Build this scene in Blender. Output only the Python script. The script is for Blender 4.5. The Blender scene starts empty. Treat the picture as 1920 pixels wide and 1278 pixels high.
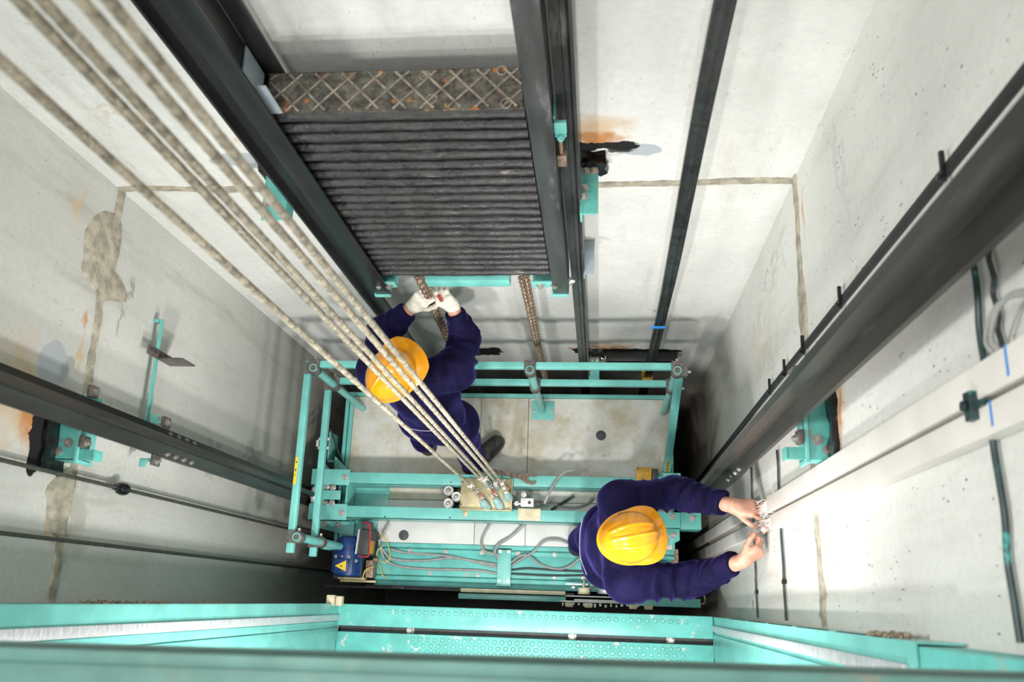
import bpy, bmesh, math, random
import numpy as np
from mathutils import Vector, Matrix, noise

random.seed(7)
S = bpy.context.scene
C = S.collection
V = Vector
PI = math.pi

# ------------------------------------------------------------------ camera, light, exposure
CAM_Z = 5.4                                   # metres above the lift-car roof (z = 0)
F_PX = 1650.0
# world axes seen in camera space (x right, y down, z ahead), from the vanishing points of the shaft
_z = V((165.0, 491.0, F_PX)).normalized()
_x = -V((-15500.0, -40.0, F_PX)); _x = (_x - _z * _x.dot(_z)).normalized()
_y = _x.cross(_z)
if _y.y > 0: _y = -_y
_R = (_x, _y, -_z)
right = V((_R[0].x, _R[1].x, _R[2].x)); down = V((_R[0].y, _R[1].y, _R[2].y)); fwd = V((_R[0].z, _R[1].z, _R[2].z))
cd = bpy.data.cameras.new('camera')
cam = bpy.data.objects.new('camera', cd); C.objects.link(cam)
mw = Matrix.Identity(4)
for i in range(3):
    mw[i][0] = right[i]; mw[i][1] = -down[i]; mw[i][2] = -fwd[i]
mw[0][3], mw[1][3], mw[2][3] = 0.0, 0.0, CAM_Z
cam.matrix_world = mw
cd.sensor_width = 36.0
cd.lens = 36.0 * F_PX / 1920.0
cd.clip_start = 0.05
cd.dof.use_dof = True
cd.dof.focus_distance = 4.2
cd.dof.aperture_fstop = 3.6
S.camera = cam

S.view_settings.view_transform = 'Standard'
S.view_settings.look = 'None'
S.view_settings.gamma = 1.0
S.view_settings.use_curve_mapping = False
S.view_settings.exposure = 0.42

w = bpy.data.worlds.new('world'); S.world = w; w.use_nodes = True
w.node_tree.nodes['Background'].inputs[0].default_value = (0.93, 0.97, 1.0, 1)
w.node_tree.nodes['Background'].inputs[1].default_value = 0.36

def area(name, loc, target, sx, sy, power, col=(1, 1, 1), spread=180):
    l = bpy.data.lights.new(name, 'AREA'); l.shape = 'RECTANGLE'
    l.size = sx; l.size_y = sy; l.energy = power; l.color = col; l.spread = math.radians(spread)
    o = bpy.data.objects.new(name, l); C.objects.link(o)
    o.location = loc
    d = V(target) - V(loc)
    o.rotation_euler = d.to_track_quat('-Z', 'Y').to_euler()
    return o
# strobes standing on the landing outside the open door, and unseen fill lights added for brightness
area('strobe_main', (-0.08, -0.85, 2.75), (-0.9, 1.0, 0.6), 0.12, 0.18, 27, (1.0, 0.98, 0.94))
area('fill_left', (-0.80, -0.80, 2.50), (-0.4, 1.5, 0.4), 0.12, 0.18, 20, (1.0, 0.98, 0.94))  # added fill, not a known strobe; lifts the lower back wall
area('strobe_high', (-0.08, -0.85, 3.70), (-0.4, 1.5, 2.0), 0.12, 0.20, 5, (1.0, 0.98, 0.94))
area('strobe_side', (0.28, -0.70, 2.30), (-1.2, 1.2, 1.6), 0.12, 0.22, 10, (1.0, 0.98, 0.94))
area('overhead_fill', (-0.75, 0.28, 6.6), (-0.45, 0.65, 0.0), 0.7, 0.5, 40, (1.0, 0.99, 0.96))  # added soft fill high inside the shaft, brightens walls and roof


area('shaft_side_fill', (-1.84, 0.15, 4.0), (0.7, 0.45, 2.5), 0.3, 0.3, 11, (1.0, 0.99, 0.96), 115)  # unseen fill added beside the left wall to brighten the right wall

# ------------------------------------------------------------------ node helpers
def new_mat(name):
    m = bpy.data.materials.new(name); m.use_nodes = True
    nt = m.node_tree
    b = nt.nodes['Principled BSDF']
    return m, nt, b
def N(nt, typ, **kw):
    n = nt.nodes.new(typ)
    for k, v in kw.items(): setattr(n, k, v)
    return n
def setin(nt, sock, v):
    if hasattr(v, 'is_output'): nt.links.new(v, sock)
    else: sock.default_value = v
def math_(nt, op, a, b=0.0, c=None, clamp=False):
    n = N(nt, 'ShaderNodeMath', operation=op, use_clamp=clamp)
    setin(nt, n.inputs[0], a); setin(nt, n.inputs[1], b)
    if c is not None: setin(nt, n.inputs[2], c)
    return n.outputs[0]
def vmath(nt, op, a, b=(0, 0, 0)):
    n = N(nt, 'ShaderNodeVectorMath', operation=op)
    setin(nt, n.inputs[0], a); setin(nt, n.inputs[1], b)
    return n.outputs['Value'] if op in ('LENGTH', 'DOT_PRODUCT', 'DISTANCE') else n.outputs[0]
def noise_(nt, vec, scale, detail=4, rough=0.55, out=0, dist=0.0):
    n = N(nt, 'ShaderNodeTexNoise')
    setin(nt, n.inputs['Vector'], vec); n.inputs['Scale'].default_value = scale
    n.inputs['Detail'].default_value = detail; n.inputs['Roughness'].default_value = rough
    n.inputs['Distortion'].default_value = dist
    return n.outputs[out]
def ramp(nt, v, lo, hi, a=0.0, b=1.0, smooth=True):
    n = N(nt, 'ShaderNodeMapRange'); n.interpolation_type = 'SMOOTHSTEP' if smooth else 'LINEAR'
    setin(nt, n.inputs['Value'], v)
    n.inputs['From Min'].default_value = lo; n.inputs['From Max'].default_value = hi
    n.inputs['To Min'].default_value = a; n.inputs['To Max'].default_value = b
    return n.outputs['Result']
def mixc(nt, f, a, b, mode='MIX'):
    n = N(nt, 'ShaderNodeMix', data_type='RGBA', blend_type=mode)
    setin(nt, n.inputs['Factor'], f)
    def s(sock, v):
        if hasattr(v, 'is_output'): nt.links.new(v, sock)
        else: sock.default_value = (v[0], v[1], v[2], 1)
    s(n.inputs['A'], a); s(n.inputs['B'], b)
    return n.outputs['Result']
def pos(nt, scale=None):
    g = N(nt, 'ShaderNodeNewGeometry').outputs['Position']
    if scale: g = vmath(nt, 'MULTIPLY', g, scale)
    return g
def bump(nt, b, h, strength, dist=0.01):
    n = N(nt, 'ShaderNodeBump'); n.inputs['Strength'].default_value = strength; n.inputs['Distance'].default_value = dist
    nt.links.new(h, n.inputs['Height']); nt.links.new(n.outputs[0], b.inputs['Normal'])

def plain(name, col, rough=0.5, metal=0.0, var=0.15, vscale=12.0, spots=(), bmp=0.0, bscale=200.0, stretch=(1, 1, 1), coat=0.0, sheen=0.0):
    """painted / metal / rubber: base colour, soft variation, and shaped marks (chips, rust, dirt)"""
    m, nt, b = new_mat(name)
    p = pos(nt, stretch)
    f = noise_(nt, p, vscale, 5, 0.6)
    dark = tuple(c * (1 - var * 1.6) for c in col); lite = tuple(min(1, c * (1 + var)) for c in col)
    c = mixc(nt, ramp(nt, f, 0.3, 0.7), dark, lite)
    for (sc, thr, scale, soft) in spots:
        s = noise_(nt, vmath(nt, 'ADD', p, (scale * .37, 1.7, scale * .11)), scale, 6, 0.65)
        c = mixc(nt, ramp(nt, s, thr, thr + soft), c, sc)
    nt.links.new(c, b.inputs['Base Color'])
    b.inputs['Roughness'].default_value = rough; b.inputs['Metallic'].default_value = metal
    b.inputs['Coat Weight'].default_value = coat
    if sheen: b.inputs['Sheen Weight'].default_value = sheen; b.inputs['Sheen Roughness'].default_value = 0.4
    if bmp: bump(nt, b, noise_(nt, p, bscale, 4), bmp, 0.004)
    return m

def srgb(r, g, b):
    f = lambda c: (c / 255 / 12.92) if c <= 10 else ((c / 255 + 0.055) / 1.055) ** 2.4
    return (f(r), f(g), f(b))

def wall_mat(name, base, dirt, across, stains=(), pits=0.0, dirt_amt=0.5, lowdirt=None):
    """old plaster/concrete shaft wall. across = the wall's horizontal axis (0 or 1).
    stains: (a, z, ra, rz, colour, strength, softness, noise) in metres on the wall"""
    m, nt, b = new_mat(name)
    p = pos(nt)
    big = noise_(nt, p, 1.3, 6, 0.6)
    c = mixc(nt, ramp(nt, big, 0.35, 0.7), base, tuple(x * 0.86 for x in base))
    st = vmath(nt, 'MULTIPLY', p, (7, 7, 0.9))
    streak = noise_(nt, st, 1.0, 6, 0.65)
    c = mixc(nt, ramp(nt, streak, 0.52, 0.82, 0, dirt_amt), c, dirt)
    fine = noise_(nt, p, 40, 6, 0.7)
    c = mixc(nt, ramp(nt, fine, 0.35, 0.75, 0, 0.22), c, tuple(x * 0.55 for x in base))
    scuff = noise_(nt, vmath(nt, 'MULTIPLY', p, (14, 14, 60)), 1.0, 7, 0.75)
    c = mixc(nt, ramp(nt, scuff, 0.63, 0.72, 0, 0.55), c, (0.16, 0.155, 0.14))
    scr = noise_(nt, vmath(nt, 'MULTIPLY', p, (26, 26, 5)), 1.0, 8, 0.8)
    gt = noise_(nt, p, 2.2, 3)
    c = mixc(nt, math_(nt, 'MULTIPLY', ramp(nt, scr, 0.60, 0.70), ramp(nt, gt, 0.45, 0.65, 0, 0.5)), c, (0.20, 0.195, 0.175))
    if lowdirt:                                  # damp grime that has crept up the foot of the shaft
        z0, z1, colr, amt = lowdirt
        sx = N(nt, 'ShaderNodeSeparateXYZ'); nt.links.new(p, sx.inputs[0])
        zz = math_(nt, 'ADD', sx.outputs[2], math_(nt, 'MULTIPLY', streak, 1.1))
        c = mixc(nt, math_(nt, 'MULTIPLY', ramp(nt, zz, z1, z0), ramp(nt, streak, .3, .7, amt * .5, amt)), c, colr)
    if pits:
        v = N(nt, 'ShaderNodeTexVoronoi'); setin(nt, v.inputs['Vector'], vmath(nt, 'MULTIPLY', p, (62, 62, 24)))
        v.inputs['Scale'].default_value = 1.0
        gate = noise_(nt, p, 11, 5)
        pm = math_(nt, 'MULTIPLY', ramp(nt, v.outputs['Distance'], 0.19, 0.12), ramp(nt, gate, 0.50, 0.66, 0, pits))
        c = mixc(nt, pm, c, (0.05, 0.047, 0.04))
    rough = 0.85
    warp = N(nt, 'ShaderNodeTexNoise'); setin(nt, warp.inputs['Vector'], p); warp.inputs['Scale'].default_value = 14; warp.inputs['Detail'].default_value = 6
    wv = vmath(nt, 'SUBTRACT', warp.outputs['Color'], (0.5, 0.5, 0.5))
    for (a, z, ra, rz, col, strength, soft, amp) in stains:
        q = vmath(nt, 'ADD', p, vmath(nt, 'MULTIPLY', wv, (amp, amp, amp)))
        ctr = [0, 0, z]; ctr[across] = a
        inv = [0, 0, 1 / rz]; inv[across] = 1 / ra
        d = vmath(nt, 'LENGTH', vmath(nt, 'MULTIPLY', vmath(nt, 'SUBTRACT', q, tuple(ctr)), tuple(inv)))
        c = mixc(nt, ramp(nt, d, 1.0, 1.0 - soft, 0, strength), c, col)
    nt.links.new(c, b.inputs['Base Color'])
    b.inputs['Roughness'].default_value = rough
    b.inputs['Specular IOR Level'].default_value = 0.3
    h = math_(nt, 'ADD', math_(nt, 'MULTIPLY', noise_(nt, p, 18, 8, 0.7), 0.6), math_(nt, 'MULTIPLY', noise_(nt, p, 3, 3), 0.8))
    bump(nt, b, h, 0.35, 0.012)
    return m

# ------------------------------------------------------------------ materials
TEAL = (0.175, 0.54, 0.495)
M = {}
M['teal'] = plain('teal paint', TEAL, 0.3, 0, 0.10, 6, [((0.05, 0.24, 0.22), 0.72, 30, 0.05)], 0.12, 90)
M['teal_chip'] = plain('chipped teal paint', (0.13, 0.50, 0.45), 0.45, 0, 0.12, 6, [((0.30, 0.24, 0.17), 0.66, 26, 0.03), ((0.02, 0.04, 0.04), 0.655, 60, 0.03)], 0.2, 90)
M['teal_worn'] = plain('worn teal paint', (0.14, 0.52, 0.47), 0.3, 0, 0.10, 8, [((0.62, 0.60, 0.58), 0.60, 18, 0.08)], 0.15, 120)
M['teal_dust'] = plain('dusty teal paint', (0.13, 0.50, 0.46), 0.5, 0, 0.14, 6, [((0.42, 0.40, 0.33), 0.58, 7, 0.18)], 0.15, 90)
M['header'] = plain('darkened dusty teal paint', (0.13, 0.29, 0.26), 0.55, 0, 0.14, 6, [((0.30, 0.27, 0.22), 0.60, 9, 0.15)], 0.1, 60)  # shade on the header put into its teal; brown spots are dust
M['bare'] = plain('brushed bare steel', (0.70, 0.69, 0.72), 0.38, 0.45, 0.25, 30, [], 0.25, 12, (1, 1, 14))
M['steel'] = plain('zinc plated steel', (0.55, 0.54, 0.51), 0.4, 0.75, 0.2, 30)
M['bolt'] = plain('dull bolt steel', (0.42, 0.40, 0.37), 0.45, 0.7, 0.25, 60)
M['cast'] = plain('grey brown cast clamp', (0.135, 0.125, 0.115), 0.55, 0.35, 0.25, 40, [], 0.2, 150)
M['railsteel'] = plain('dark rolled guide rail', (0.070, 0.066, 0.062), 0.36, 0.55, 0.25, 10, [((0.16, 0.15, 0.14), 0.60, 9, 0.2)], 0.12, 30, (1, 1, 0.12))
M['black_steel'] = plain('black painted steel', (0.018, 0.018, 0.019), 0.34, 0.0, 0.3, 8, [((0.09, 0.09, 0.09), 0.66, 14, 0.12)], 0.12, 60, (1, 1, 0.25))
M['black_worn'] = plain('worn black painted steel', (0.045, 0.045, 0.047), 0.33, 0.15, 0.35, 14, [((0.17, 0.17, 0.175), 0.58, 16, 0.2), ((0.13, 0.06, 0.03), 0.70, 30, 0.04)], 0.18, 60, (1, 1, 0.2))
M['tar'] = plain('black bitumen', (0.008, 0.008, 0.009), 0.25, 0, 0.3, 30, [], 0.6, 40)
M['rubber'] = plain('black rubber', (0.02, 0.02, 0.022), 0.45, 0, 0.3, 20)
M['plug'] = plain('grey plastic plug', (0.07, 0.07, 0.08), 0.6, 0, 0.2, 30)
M['grey_cable'] = plain('grey cable sheath', (0.33, 0.33, 0.32), 0.45, 0, 0.1, 30)
M['dark_cable'] = plain('dark cable sheath', (0.035, 0.05, 0.05), 0.45, 0, 0.2, 30)
M['teal_cable'] = plain('teal smeared cable', (0.02, 0.05, 0.05), 0.4, 0, 0.3, 20, [((0.07, 0.36, 0.33), 0.52, 14, 0.1)])
M['yellow_wire'] = plain('yellow wire', (0.62, 0.48, 0.10), 0.45, 0, 0.1, 30)
M['sign_yellow'] = plain('yellow sticker', (0.85, 0.58, 0.03), 0.45, 0, 0.06, 60)
M['sign_black'] = plain('sticker black', (0.02, 0.02, 0.02), 0.5, 0, 0.1, 60)
M['blue'] = plain('blue motor enamel', (0.012, 0.045, 0.17), 0.33, 0, 0.25, 14, [((0.10, 0.17, 0.30), 0.67, 40, 0.05)], 0.1, 60)
M['red'] = plain('red plastic', (0.45, 0.03, 0.03), 0.4, 0, 0.15, 40)
M['strip'] = plain('black flat strip', (0.02, 0.02, 0.022), 0.5, 0, 0.2, 20)
M['dark_box'] = plain('dark grey metal', (0.05, 0.05, 0.055), 0.5, 0.2, 0.2, 20)
M['amber'] = plain('amber yellow box', (0.62, 0.33, 0.03), 0.45, 0, 0.2, 24, [((0.18, 0.09, 0.03), 0.62, 24, 0.1)])
M['zinc_gold'] = plain('yellow passivated zinc', (0.52, 0.45, 0.27), 0.38, 0.45, 0.16, 16)
M['cream'] = plain('cream plastic', (0.66, 0.60, 0.42), 0.5, 0, 0.12, 20)
M['white_plastic'] = plain('white trunking plastic', (0.78, 0.74, 0.70), 0.42, 0, 0.05, 5, [((0.70, 0.52, 0.42), 0.66, 4, 0.15)])
M['white_metal'] = plain('white enamelled metal', (0.72, 0.72, 0.70), 0.4, 0.1, 0.1, 30)
M['blue_tape'] = plain('blue tape', (0.02, 0.25, 0.70), 0.4, 0, 0.05, 30)
M['pale_grey'] = plain('pale blue grey painted steel', (0.38, 0.45, 0.50), 0.45, 0, 0.1, 10, [((0.12, 0.13, 0.14), 0.70, 40, 0.05)])
M['mortar'] = plain('beige mortar', (0.40, 0.365, 0.29), 0.92, 0, 0.22, 20, [((0.22, 0.19, 0.14), 0.60, 22, 0.1)], 0.9, 45)
M['crumb'] = plain('brown mortar crumbs', (0.33, 0.26, 0.19), 0.95, 0, 0.3, 60, [], 0.8, 90)
M['angle_steel'] = plain('brown grey steel angle', (0.15, 0.125, 0.12), 0.5, 0.4, 0.25, 30)
M['rope'] = plain('greased steel wire rope', (0.47, 0.405, 0.31), 0.42, 0.15, 0.35, 40, [((0.68, 0.60, 0.48), 0.52, 70, 0.12)], 0.2, 300)
M['gov_rope'] = plain('dark wire rope', (0.085, 0.08, 0.065), 0.5, 0.3, 0.2, 40)
M['chain'] = plain('rusty brown chain', (0.30, 0.21, 0.15), 0.45, 0.4, 0.3, 60, [((0.62, 0.52, 0.44), 0.58, 80, 0.1)], 0.2, 200)
M['ribbon'] = plain('black flat travelling cable', (0.022, 0.024, 0.025), 0.35, 0, 0.35, 14, [((0.10, 0.105, 0.11), 0.60, 12, 0.15)], 0.1, 60)
M['wrench'] = plain('rusty drop forged steel', (0.20, 0.145, 0.115), 0.42, 0.6, 0.3, 60)
M['socket'] = plain('pale teal cast socket', (0.42, 0.66, 0.64), 0.4, 0.1, 0.15, 40, [((0.75, 0.73, 0.68), 0.58, 60, 0.1)])
M['pink'] = plain('pink red tag', (0.62, 0.20, 0.16), 0.5, 0, 0.2, 60)
M['white_chalk'] = plain('pale grease lump', (0.72, 0.68, 0.60), 0.5, 0.1, 0.15, 80)

def roof_mat():
    m, nt, b = new_mat('dirty light grey sheet steel')
    p = pos(nt)
    n1 = noise_(nt, p, 2.6, 6, 0.65); n2 = noise_(nt, p, 9, 6, 0.7)
    c = mixc(nt, ramp(nt, n1, 0.38, 0.66, 0, 0.85), (0.72, 0.715, 0.68), (0.45, 0.385, 0.25))
    c = mixc(nt, ramp(nt, n2, 0.56, 0.72, 0, 0.55), c, (0.27, 0.215, 0.12))
    n3 = noise_(nt, p, 32, 5, 0.7)
    c = mixc(nt, ramp(nt, n3, 0.70, 0.73, 0, 0.9), c, (0.07, 0.055, 0.035))
    nt.links.new(c, b.inputs['Base Color']); b.inputs['Roughness'].default_value = 0.5
    bump(nt, b, n3, 0.12, 0.003)
    return m
M['roof'] = roof_mat()
M['roof_clean'] = plain('clean white sheet steel', (0.70, 0.69, 0.67), 0.45, 0, 0.06, 5, [((0.40, 0.35, 0.25), 0.68, 14, 0.06)])

def slab_mat():
    m, nt, b = new_mat('black tarred cast iron')
    p = pos(nt, (0.6, 1, 1.4))
    q = pos(nt)
    n1 = noise_(nt, p, 22, 7, 0.7); n2 = noise_(nt, q, 26, 6, 0.7); n3 = noise_(nt, pos(nt, (0.30, 1, 1.6)), 17, 7, 0.75)
    c = mixc(nt, ramp(nt, n1, 0.35, 0.75), (0.010, 0.010, 0.012), (0.042, 0.039, 0.038))
    c = mixc(nt, ramp(nt, n3, 0.60, 0.70, 0, 0.85), c, (0.24, 0.20, 0.17))
    c = mixc(nt, ramp(nt, n2, 0.70, 0.76, 0, 0.8), c, (0.24, 0.09, 0.035))
    nt.links.new(c, b.inputs['Base Color'])
    nt.links.new(ramp(nt, n1, 0.3, 0.7, 0.20, 0.42), b.inputs['Roughness'])
    bump(nt, b, math_(nt, 'ADD', noise_(nt, q, 40, 5, 0.65), n3), 0.6, 0.007)
    return m
M['slab'] = slab_mat()
def slabtop_mat():
    m, nt, b = new_mat('grimy rusty casting top')
    q = pos(nt)
    n1 = noise_(nt, q, 30, 7, 0.75); n2 = noise_(nt, q, 17, 5, 0.6); n3 = noise_(nt, q, 9, 5, 0.6)
    c = mixc(nt, ramp(nt, n1, 0.35, 0.7), (0.035, 0.032, 0.028), (0.19, 0.175, 0.14))
    c = mixc(nt, ramp(nt, n2, 0.61, 0.66, 0, 1), c, (0.42, 0.15, 0.035))
    c = mixc(nt, ramp(nt, n3, 0.64, 0.68, 0, 0.8), c, (0.45, 0.26, 0.06))
    nt.links.new(c, b.inputs['Base Color']); b.inputs['Roughness'].default_value = 0.6
    bump(nt, b, n1, 0.9, 0.008)
    return m
M['slabtop'] = slabtop_mat()
M['rib'] = plain('worn casting rib', (0.27, 0.235, 0.19), 0.55, 0.1, 0.3, 40, [((0.40, 0.17, 0.06), 0.6, 30, 0.1)])

def cloth_mat():
    m, nt, b = new_mat('navy work cloth')
    q = pos(nt)
    n1 = noise_(nt, q, 7, 4); n2 = noise_(nt, q, 1100, 2); n3 = noise_(nt, q, 38, 5, 0.65)
    c = mixc(nt, ramp(nt, n1, 0.3, 0.7), (0.005, 0.0038, 0.022), (0.011, 0.0085, 0.046))
    dust = noise_(nt, q, 21, 7, 0.8)
    c = mixc(nt, ramp(nt, dust, 0.72, 0.78, 0, 0.5), c, (0.26, 0.24, 0.32))
    nt.links.new(c, b.inputs['Base Color'])
    b.inputs['Roughness'].default_value = 0.72
    b.inputs['Specular IOR Level'].default_value = 0.08
    b.inputs['Sheen Weight'].default_value = 0.34; b.inputs['Sheen Roughness'].default_value = 0.30
    b.inputs['Sheen Tint'].default_value = (0.24, 0.19, 0.92, 1)
    bump(nt, b, math_(nt, 'ADD', math_(nt, 'MULTIPLY', n3, 1.0), math_(nt, 'MULTIPLY', n2, 0.05)), 0.45, 0.012)
    return m
M['cloth'] = cloth_mat()
M['seam'] = plain('pale reflective piping', (0.30, 0.28, 0.42), 0.4, 0, 0.1, 60)
M['helmet'] = plain('glossy yellow helmet plastic', (0.80, 0.31, 0.003), 0.24, 0, 0.06, 6, [((0.40, 0.19, 0.02), 0.74, 60, 0.03)], 0.03, 200, coat=0.5)
M['leather'] = plain('worn dark leather', (0.045, 0.042, 0.038), 0.55, 0, 0.3, 30, [], 0.3, 160)
M['sole'] = plain('brown rubber sole', (0.20, 0.135, 0.075), 0.6, 0, 0.2, 40)
M['glove'] = plain('white cotton glove', (0.78, 0.73, 0.63), 0.85, 0, 0.08, 50, [], 0.35, 260)
def skin_mat():
    m, nt, b = new_mat('skin')
    q = pos(nt); n1 = noise_(nt, q, 26, 4)
    c = mixc(nt, ramp(nt, n1, 0.3, 0.7), (0.50, 0.25, 0.175), (0.62, 0.345, 0.25))
    nt.links.new(c, b.inputs['Base Color']); b.inputs['Roughness'].default_value = 0.48
    b.inputs['Subsurface Weight'].default_value = 0.12
    b.inputs['Subsurface Radius'].default_value = (0.01, 0.004, 0.002)
    bump(nt, b, noise_(nt, q, 260, 3), 0.12, 0.002)
    return m
M['skin'] = skin_mat()
M['nail'] = plain('finger nail', (0.66, 0.40, 0.34), 0.3, 0, 0.05, 60)
M['hair'] = plain('dark brown hair', (0.035, 0.024, 0.016), 0.6, 0, 0.3, 80, [], 0.4, 300)
M['eye_white'] = plain('eye white', (0.75, 0.73, 0.70), 0.2, 0, 0.02, 60)
M['eye_dark'] = plain('eye iris', (0.03, 0.02, 0.015), 0.15, 0, 0.02, 60)
M['lips'] = plain('lips', (0.42, 0.16, 0.13), 0.45, 0, 0.1, 60)

# ------------------------------------------------------------------ mesh helpers (all in world metres)
def BM(): return bmesh.new()
def box(bm, lo, hi, rot=None, piv=None):
    lo = V(lo); hi = V(hi); c = (lo + hi) / 2; s = hi - lo
    mt = Matrix.Translation(c) @ Matrix.Diagonal((abs(s.x), abs(s.y), abs(s.z), 1))
    if rot is not None:
        pv = V(piv) if piv is not None else c
        mt = Matrix.Translation(pv) @ rot.to_4x4() @ Matrix.Translation(-pv) @ mt
    bmesh.ops.create_cube(bm, size=1.0, matrix=mt)
def frame(d, up=None):
    d = V(d).normalized()
    a = V(up) if up is not None else (V((0, 0, 1)) if abs(d.z) < 0.95 else V((1, 0, 0)))
    u = (a - d * a.dot(d)).normalized()
    return u, d.cross(u)
def ring(bm, c, u, v, r, seg, ph=0.0):
    return [bm.verts.new(c + u * (r * math.cos(2 * PI * k / seg + ph)) + v * (r * math.sin(2 * PI * k / seg + ph))) for k in range(seg)]
def skinrings(bm, rings, closed=False):
    for a, b in zip(rings[:-1], rings[1:]):
        n = len(a)
        for k in range(n): bm.faces.new((a[k], a[(k + 1) % n], b[(k + 1) % n], b[k]))
def cyl(bm, p0, p1, r, r2=None, seg=16, ph=0.0, cap=True):
    p0 = V(p0); p1 = V(p1); u, v = frame(p1 - p0)
    a = ring(bm, p0, u, v, r, seg, ph); b = ring(bm, p1, u, v, r if r2 is None else r2, seg, ph)
    skinrings(bm, [a, b])
    if cap: bm.faces.new(a[::-1]); bm.faces.new(b)
def lathe(bm, p0, d, prof, seg=24, close=True):
    """prof: (radius, distance along d) list"""
    p0 = V(p0); d = V(d).normalized(); u, v = frame(d)
    rs = [ring(bm, p0 + d * h, u, v, max(r, 1e-4), seg) for r, h in prof]
    skinrings(bm, rs)
    if close: bm.faces.new(rs[0][::-1]); bm.faces.new(rs[-1])
def catmull(pts, sub=6):
    P = [V(p) for p in pts]
    if len(P) < 3: return P
    Q = [P[0] * 2 - P[1]] + P + [P[-1] * 2 - P[-2]]
    out = []
    for i in range(1, len(Q) - 2):
        p0, p1, p2, p3 = Q[i - 1:i + 3]
        for k in range(sub):
            t = k / sub
            out.append(0.5 * ((2 * p1) + (p2 - p0) * t + (2 * p0 - 5 * p1 + 4 * p2 - p3) * t * t + (3 * p1 - p0 - 3 * p2 + p3) * t ** 3))
    out.append(P[-1]); return out
def tube(bm, pts, r, seg=8, sub=6, smooth=True, flat=None):
    """round tube along a curve; flat=(w,h) gives an oval strap"""
    P = catmull(pts, sub) if smooth else [V(p) for p in pts]
    rings = []; u = None
    for i, p in enumerate(P):
        d = (P[min(i + 1, len(P) - 1)] - P[max(i - 1, 0)]).normalized()
        u, v = frame(d, u)
        rings.append(ring(bm, p, u, v, r, seg))
    skinrings(bm, rings); bm.faces.new(rings[0][::-1]); bm.faces.new(rings[-1])
def prism(bm, poly, axis, a0, a1):
    """closed polygon extruded along an axis; poly in the two other axes in order"""
    def P(q, a):
        l = list(q); l.insert(axis, a); return bm.verts.new(l)
    A = [P(q, a0) for q in poly]; B = [P(q, a1) for q in poly]
    n = len(poly)
    for k in range(n): bm.faces.new((A[k], A[(k + 1) % n], B[(k + 1) % n], B[k]))
    bm.faces.new(A[::-1]); bm.faces.new(B)
def hexbolt(bm, p, d, r=0.012, h=0.009, washer=True):
    p = V(p); d = V(d).normalized()
    if washer: cyl(bm, p, p + d * 0.003, r * 1.45, seg=14)
    cyl(bm, p + d * 0.002, p + d * h, r, seg=6)
    cyl(bm, p + d * h, p + d * (h + 0.006), r * 0.55, seg=10)

def link(name, me, mat, parent, loc):
    o = bpy.data.objects.new(name, me); C.objects.link(o)
    if mat is not None and len(me.materials) == 0: me.materials.append(mat)
    if parent is not None: o.parent = parent
    else: o.location = loc
    return o
def root_world(p):
    l = V((0, 0, 0))
    while p is not None: l += V(p.location); p = p.parent
    return l
def fin(name, bm, mat, parent=None, bevel=0.0, angle=35, loc=None, segs=2):
    bmesh.ops.recalc_face_normals(bm, faces=bm.faces[:])
    if bevel:
        es = [e for e in bm.edges if len(e.link_faces) == 2 and e.calc_face_angle(0) > math.radians(40)]
        try: bmesh.ops.bevel(bm, geom=es, offset=bevel, segments=segs, affect='EDGES', profile=0.6, clamp_overlap=True)
        except Exception: pass
    me = bpy.data.meshes.new(name)
    if parent is None and loc is None:
        xs = [v.co for v in bm.verts]
        loc = V(((min(c.x for c in xs) + max(c.x for c in xs)) / 2, (min(c.y for c in xs) + max(c.y for c in xs)) / 2, min(c.z for c in xs)))
    off = V(loc) if parent is None else root_world(parent)
    bmesh.ops.translate(bm, verts=bm.verts[:], vec=-off)
    for f in bm.faces: f.smooth = True
    bm.to_mesh(me); bm.free()
    me.set_sharp_from_angle(angle=math.radians(angle))
    return link(name, me, mat, parent, V(loc) if loc is not None else V((0, 0, 0)))
def tag(o, label=None, cat=None, group=None, kind=None):
    if label: o['label'] = label
    if cat: o['category'] = cat
    if group: o['group'] = group
    if kind: o['kind'] = kind
    return o
def thing(name, label, cat, loc, group=None):
    o = bpy.data.objects.new(name, None); o.empty_display_size = 0.05; C.objects.link(o)
    o.location = loc
    return tag(o, label, cat, group)
def struct(name, bm, mat, bevel=0.0, label=None):
    o = fin(name, bm, mat, None, bevel); o['kind'] = 'structure'
    if label: o['label'] = label
    return o
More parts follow.
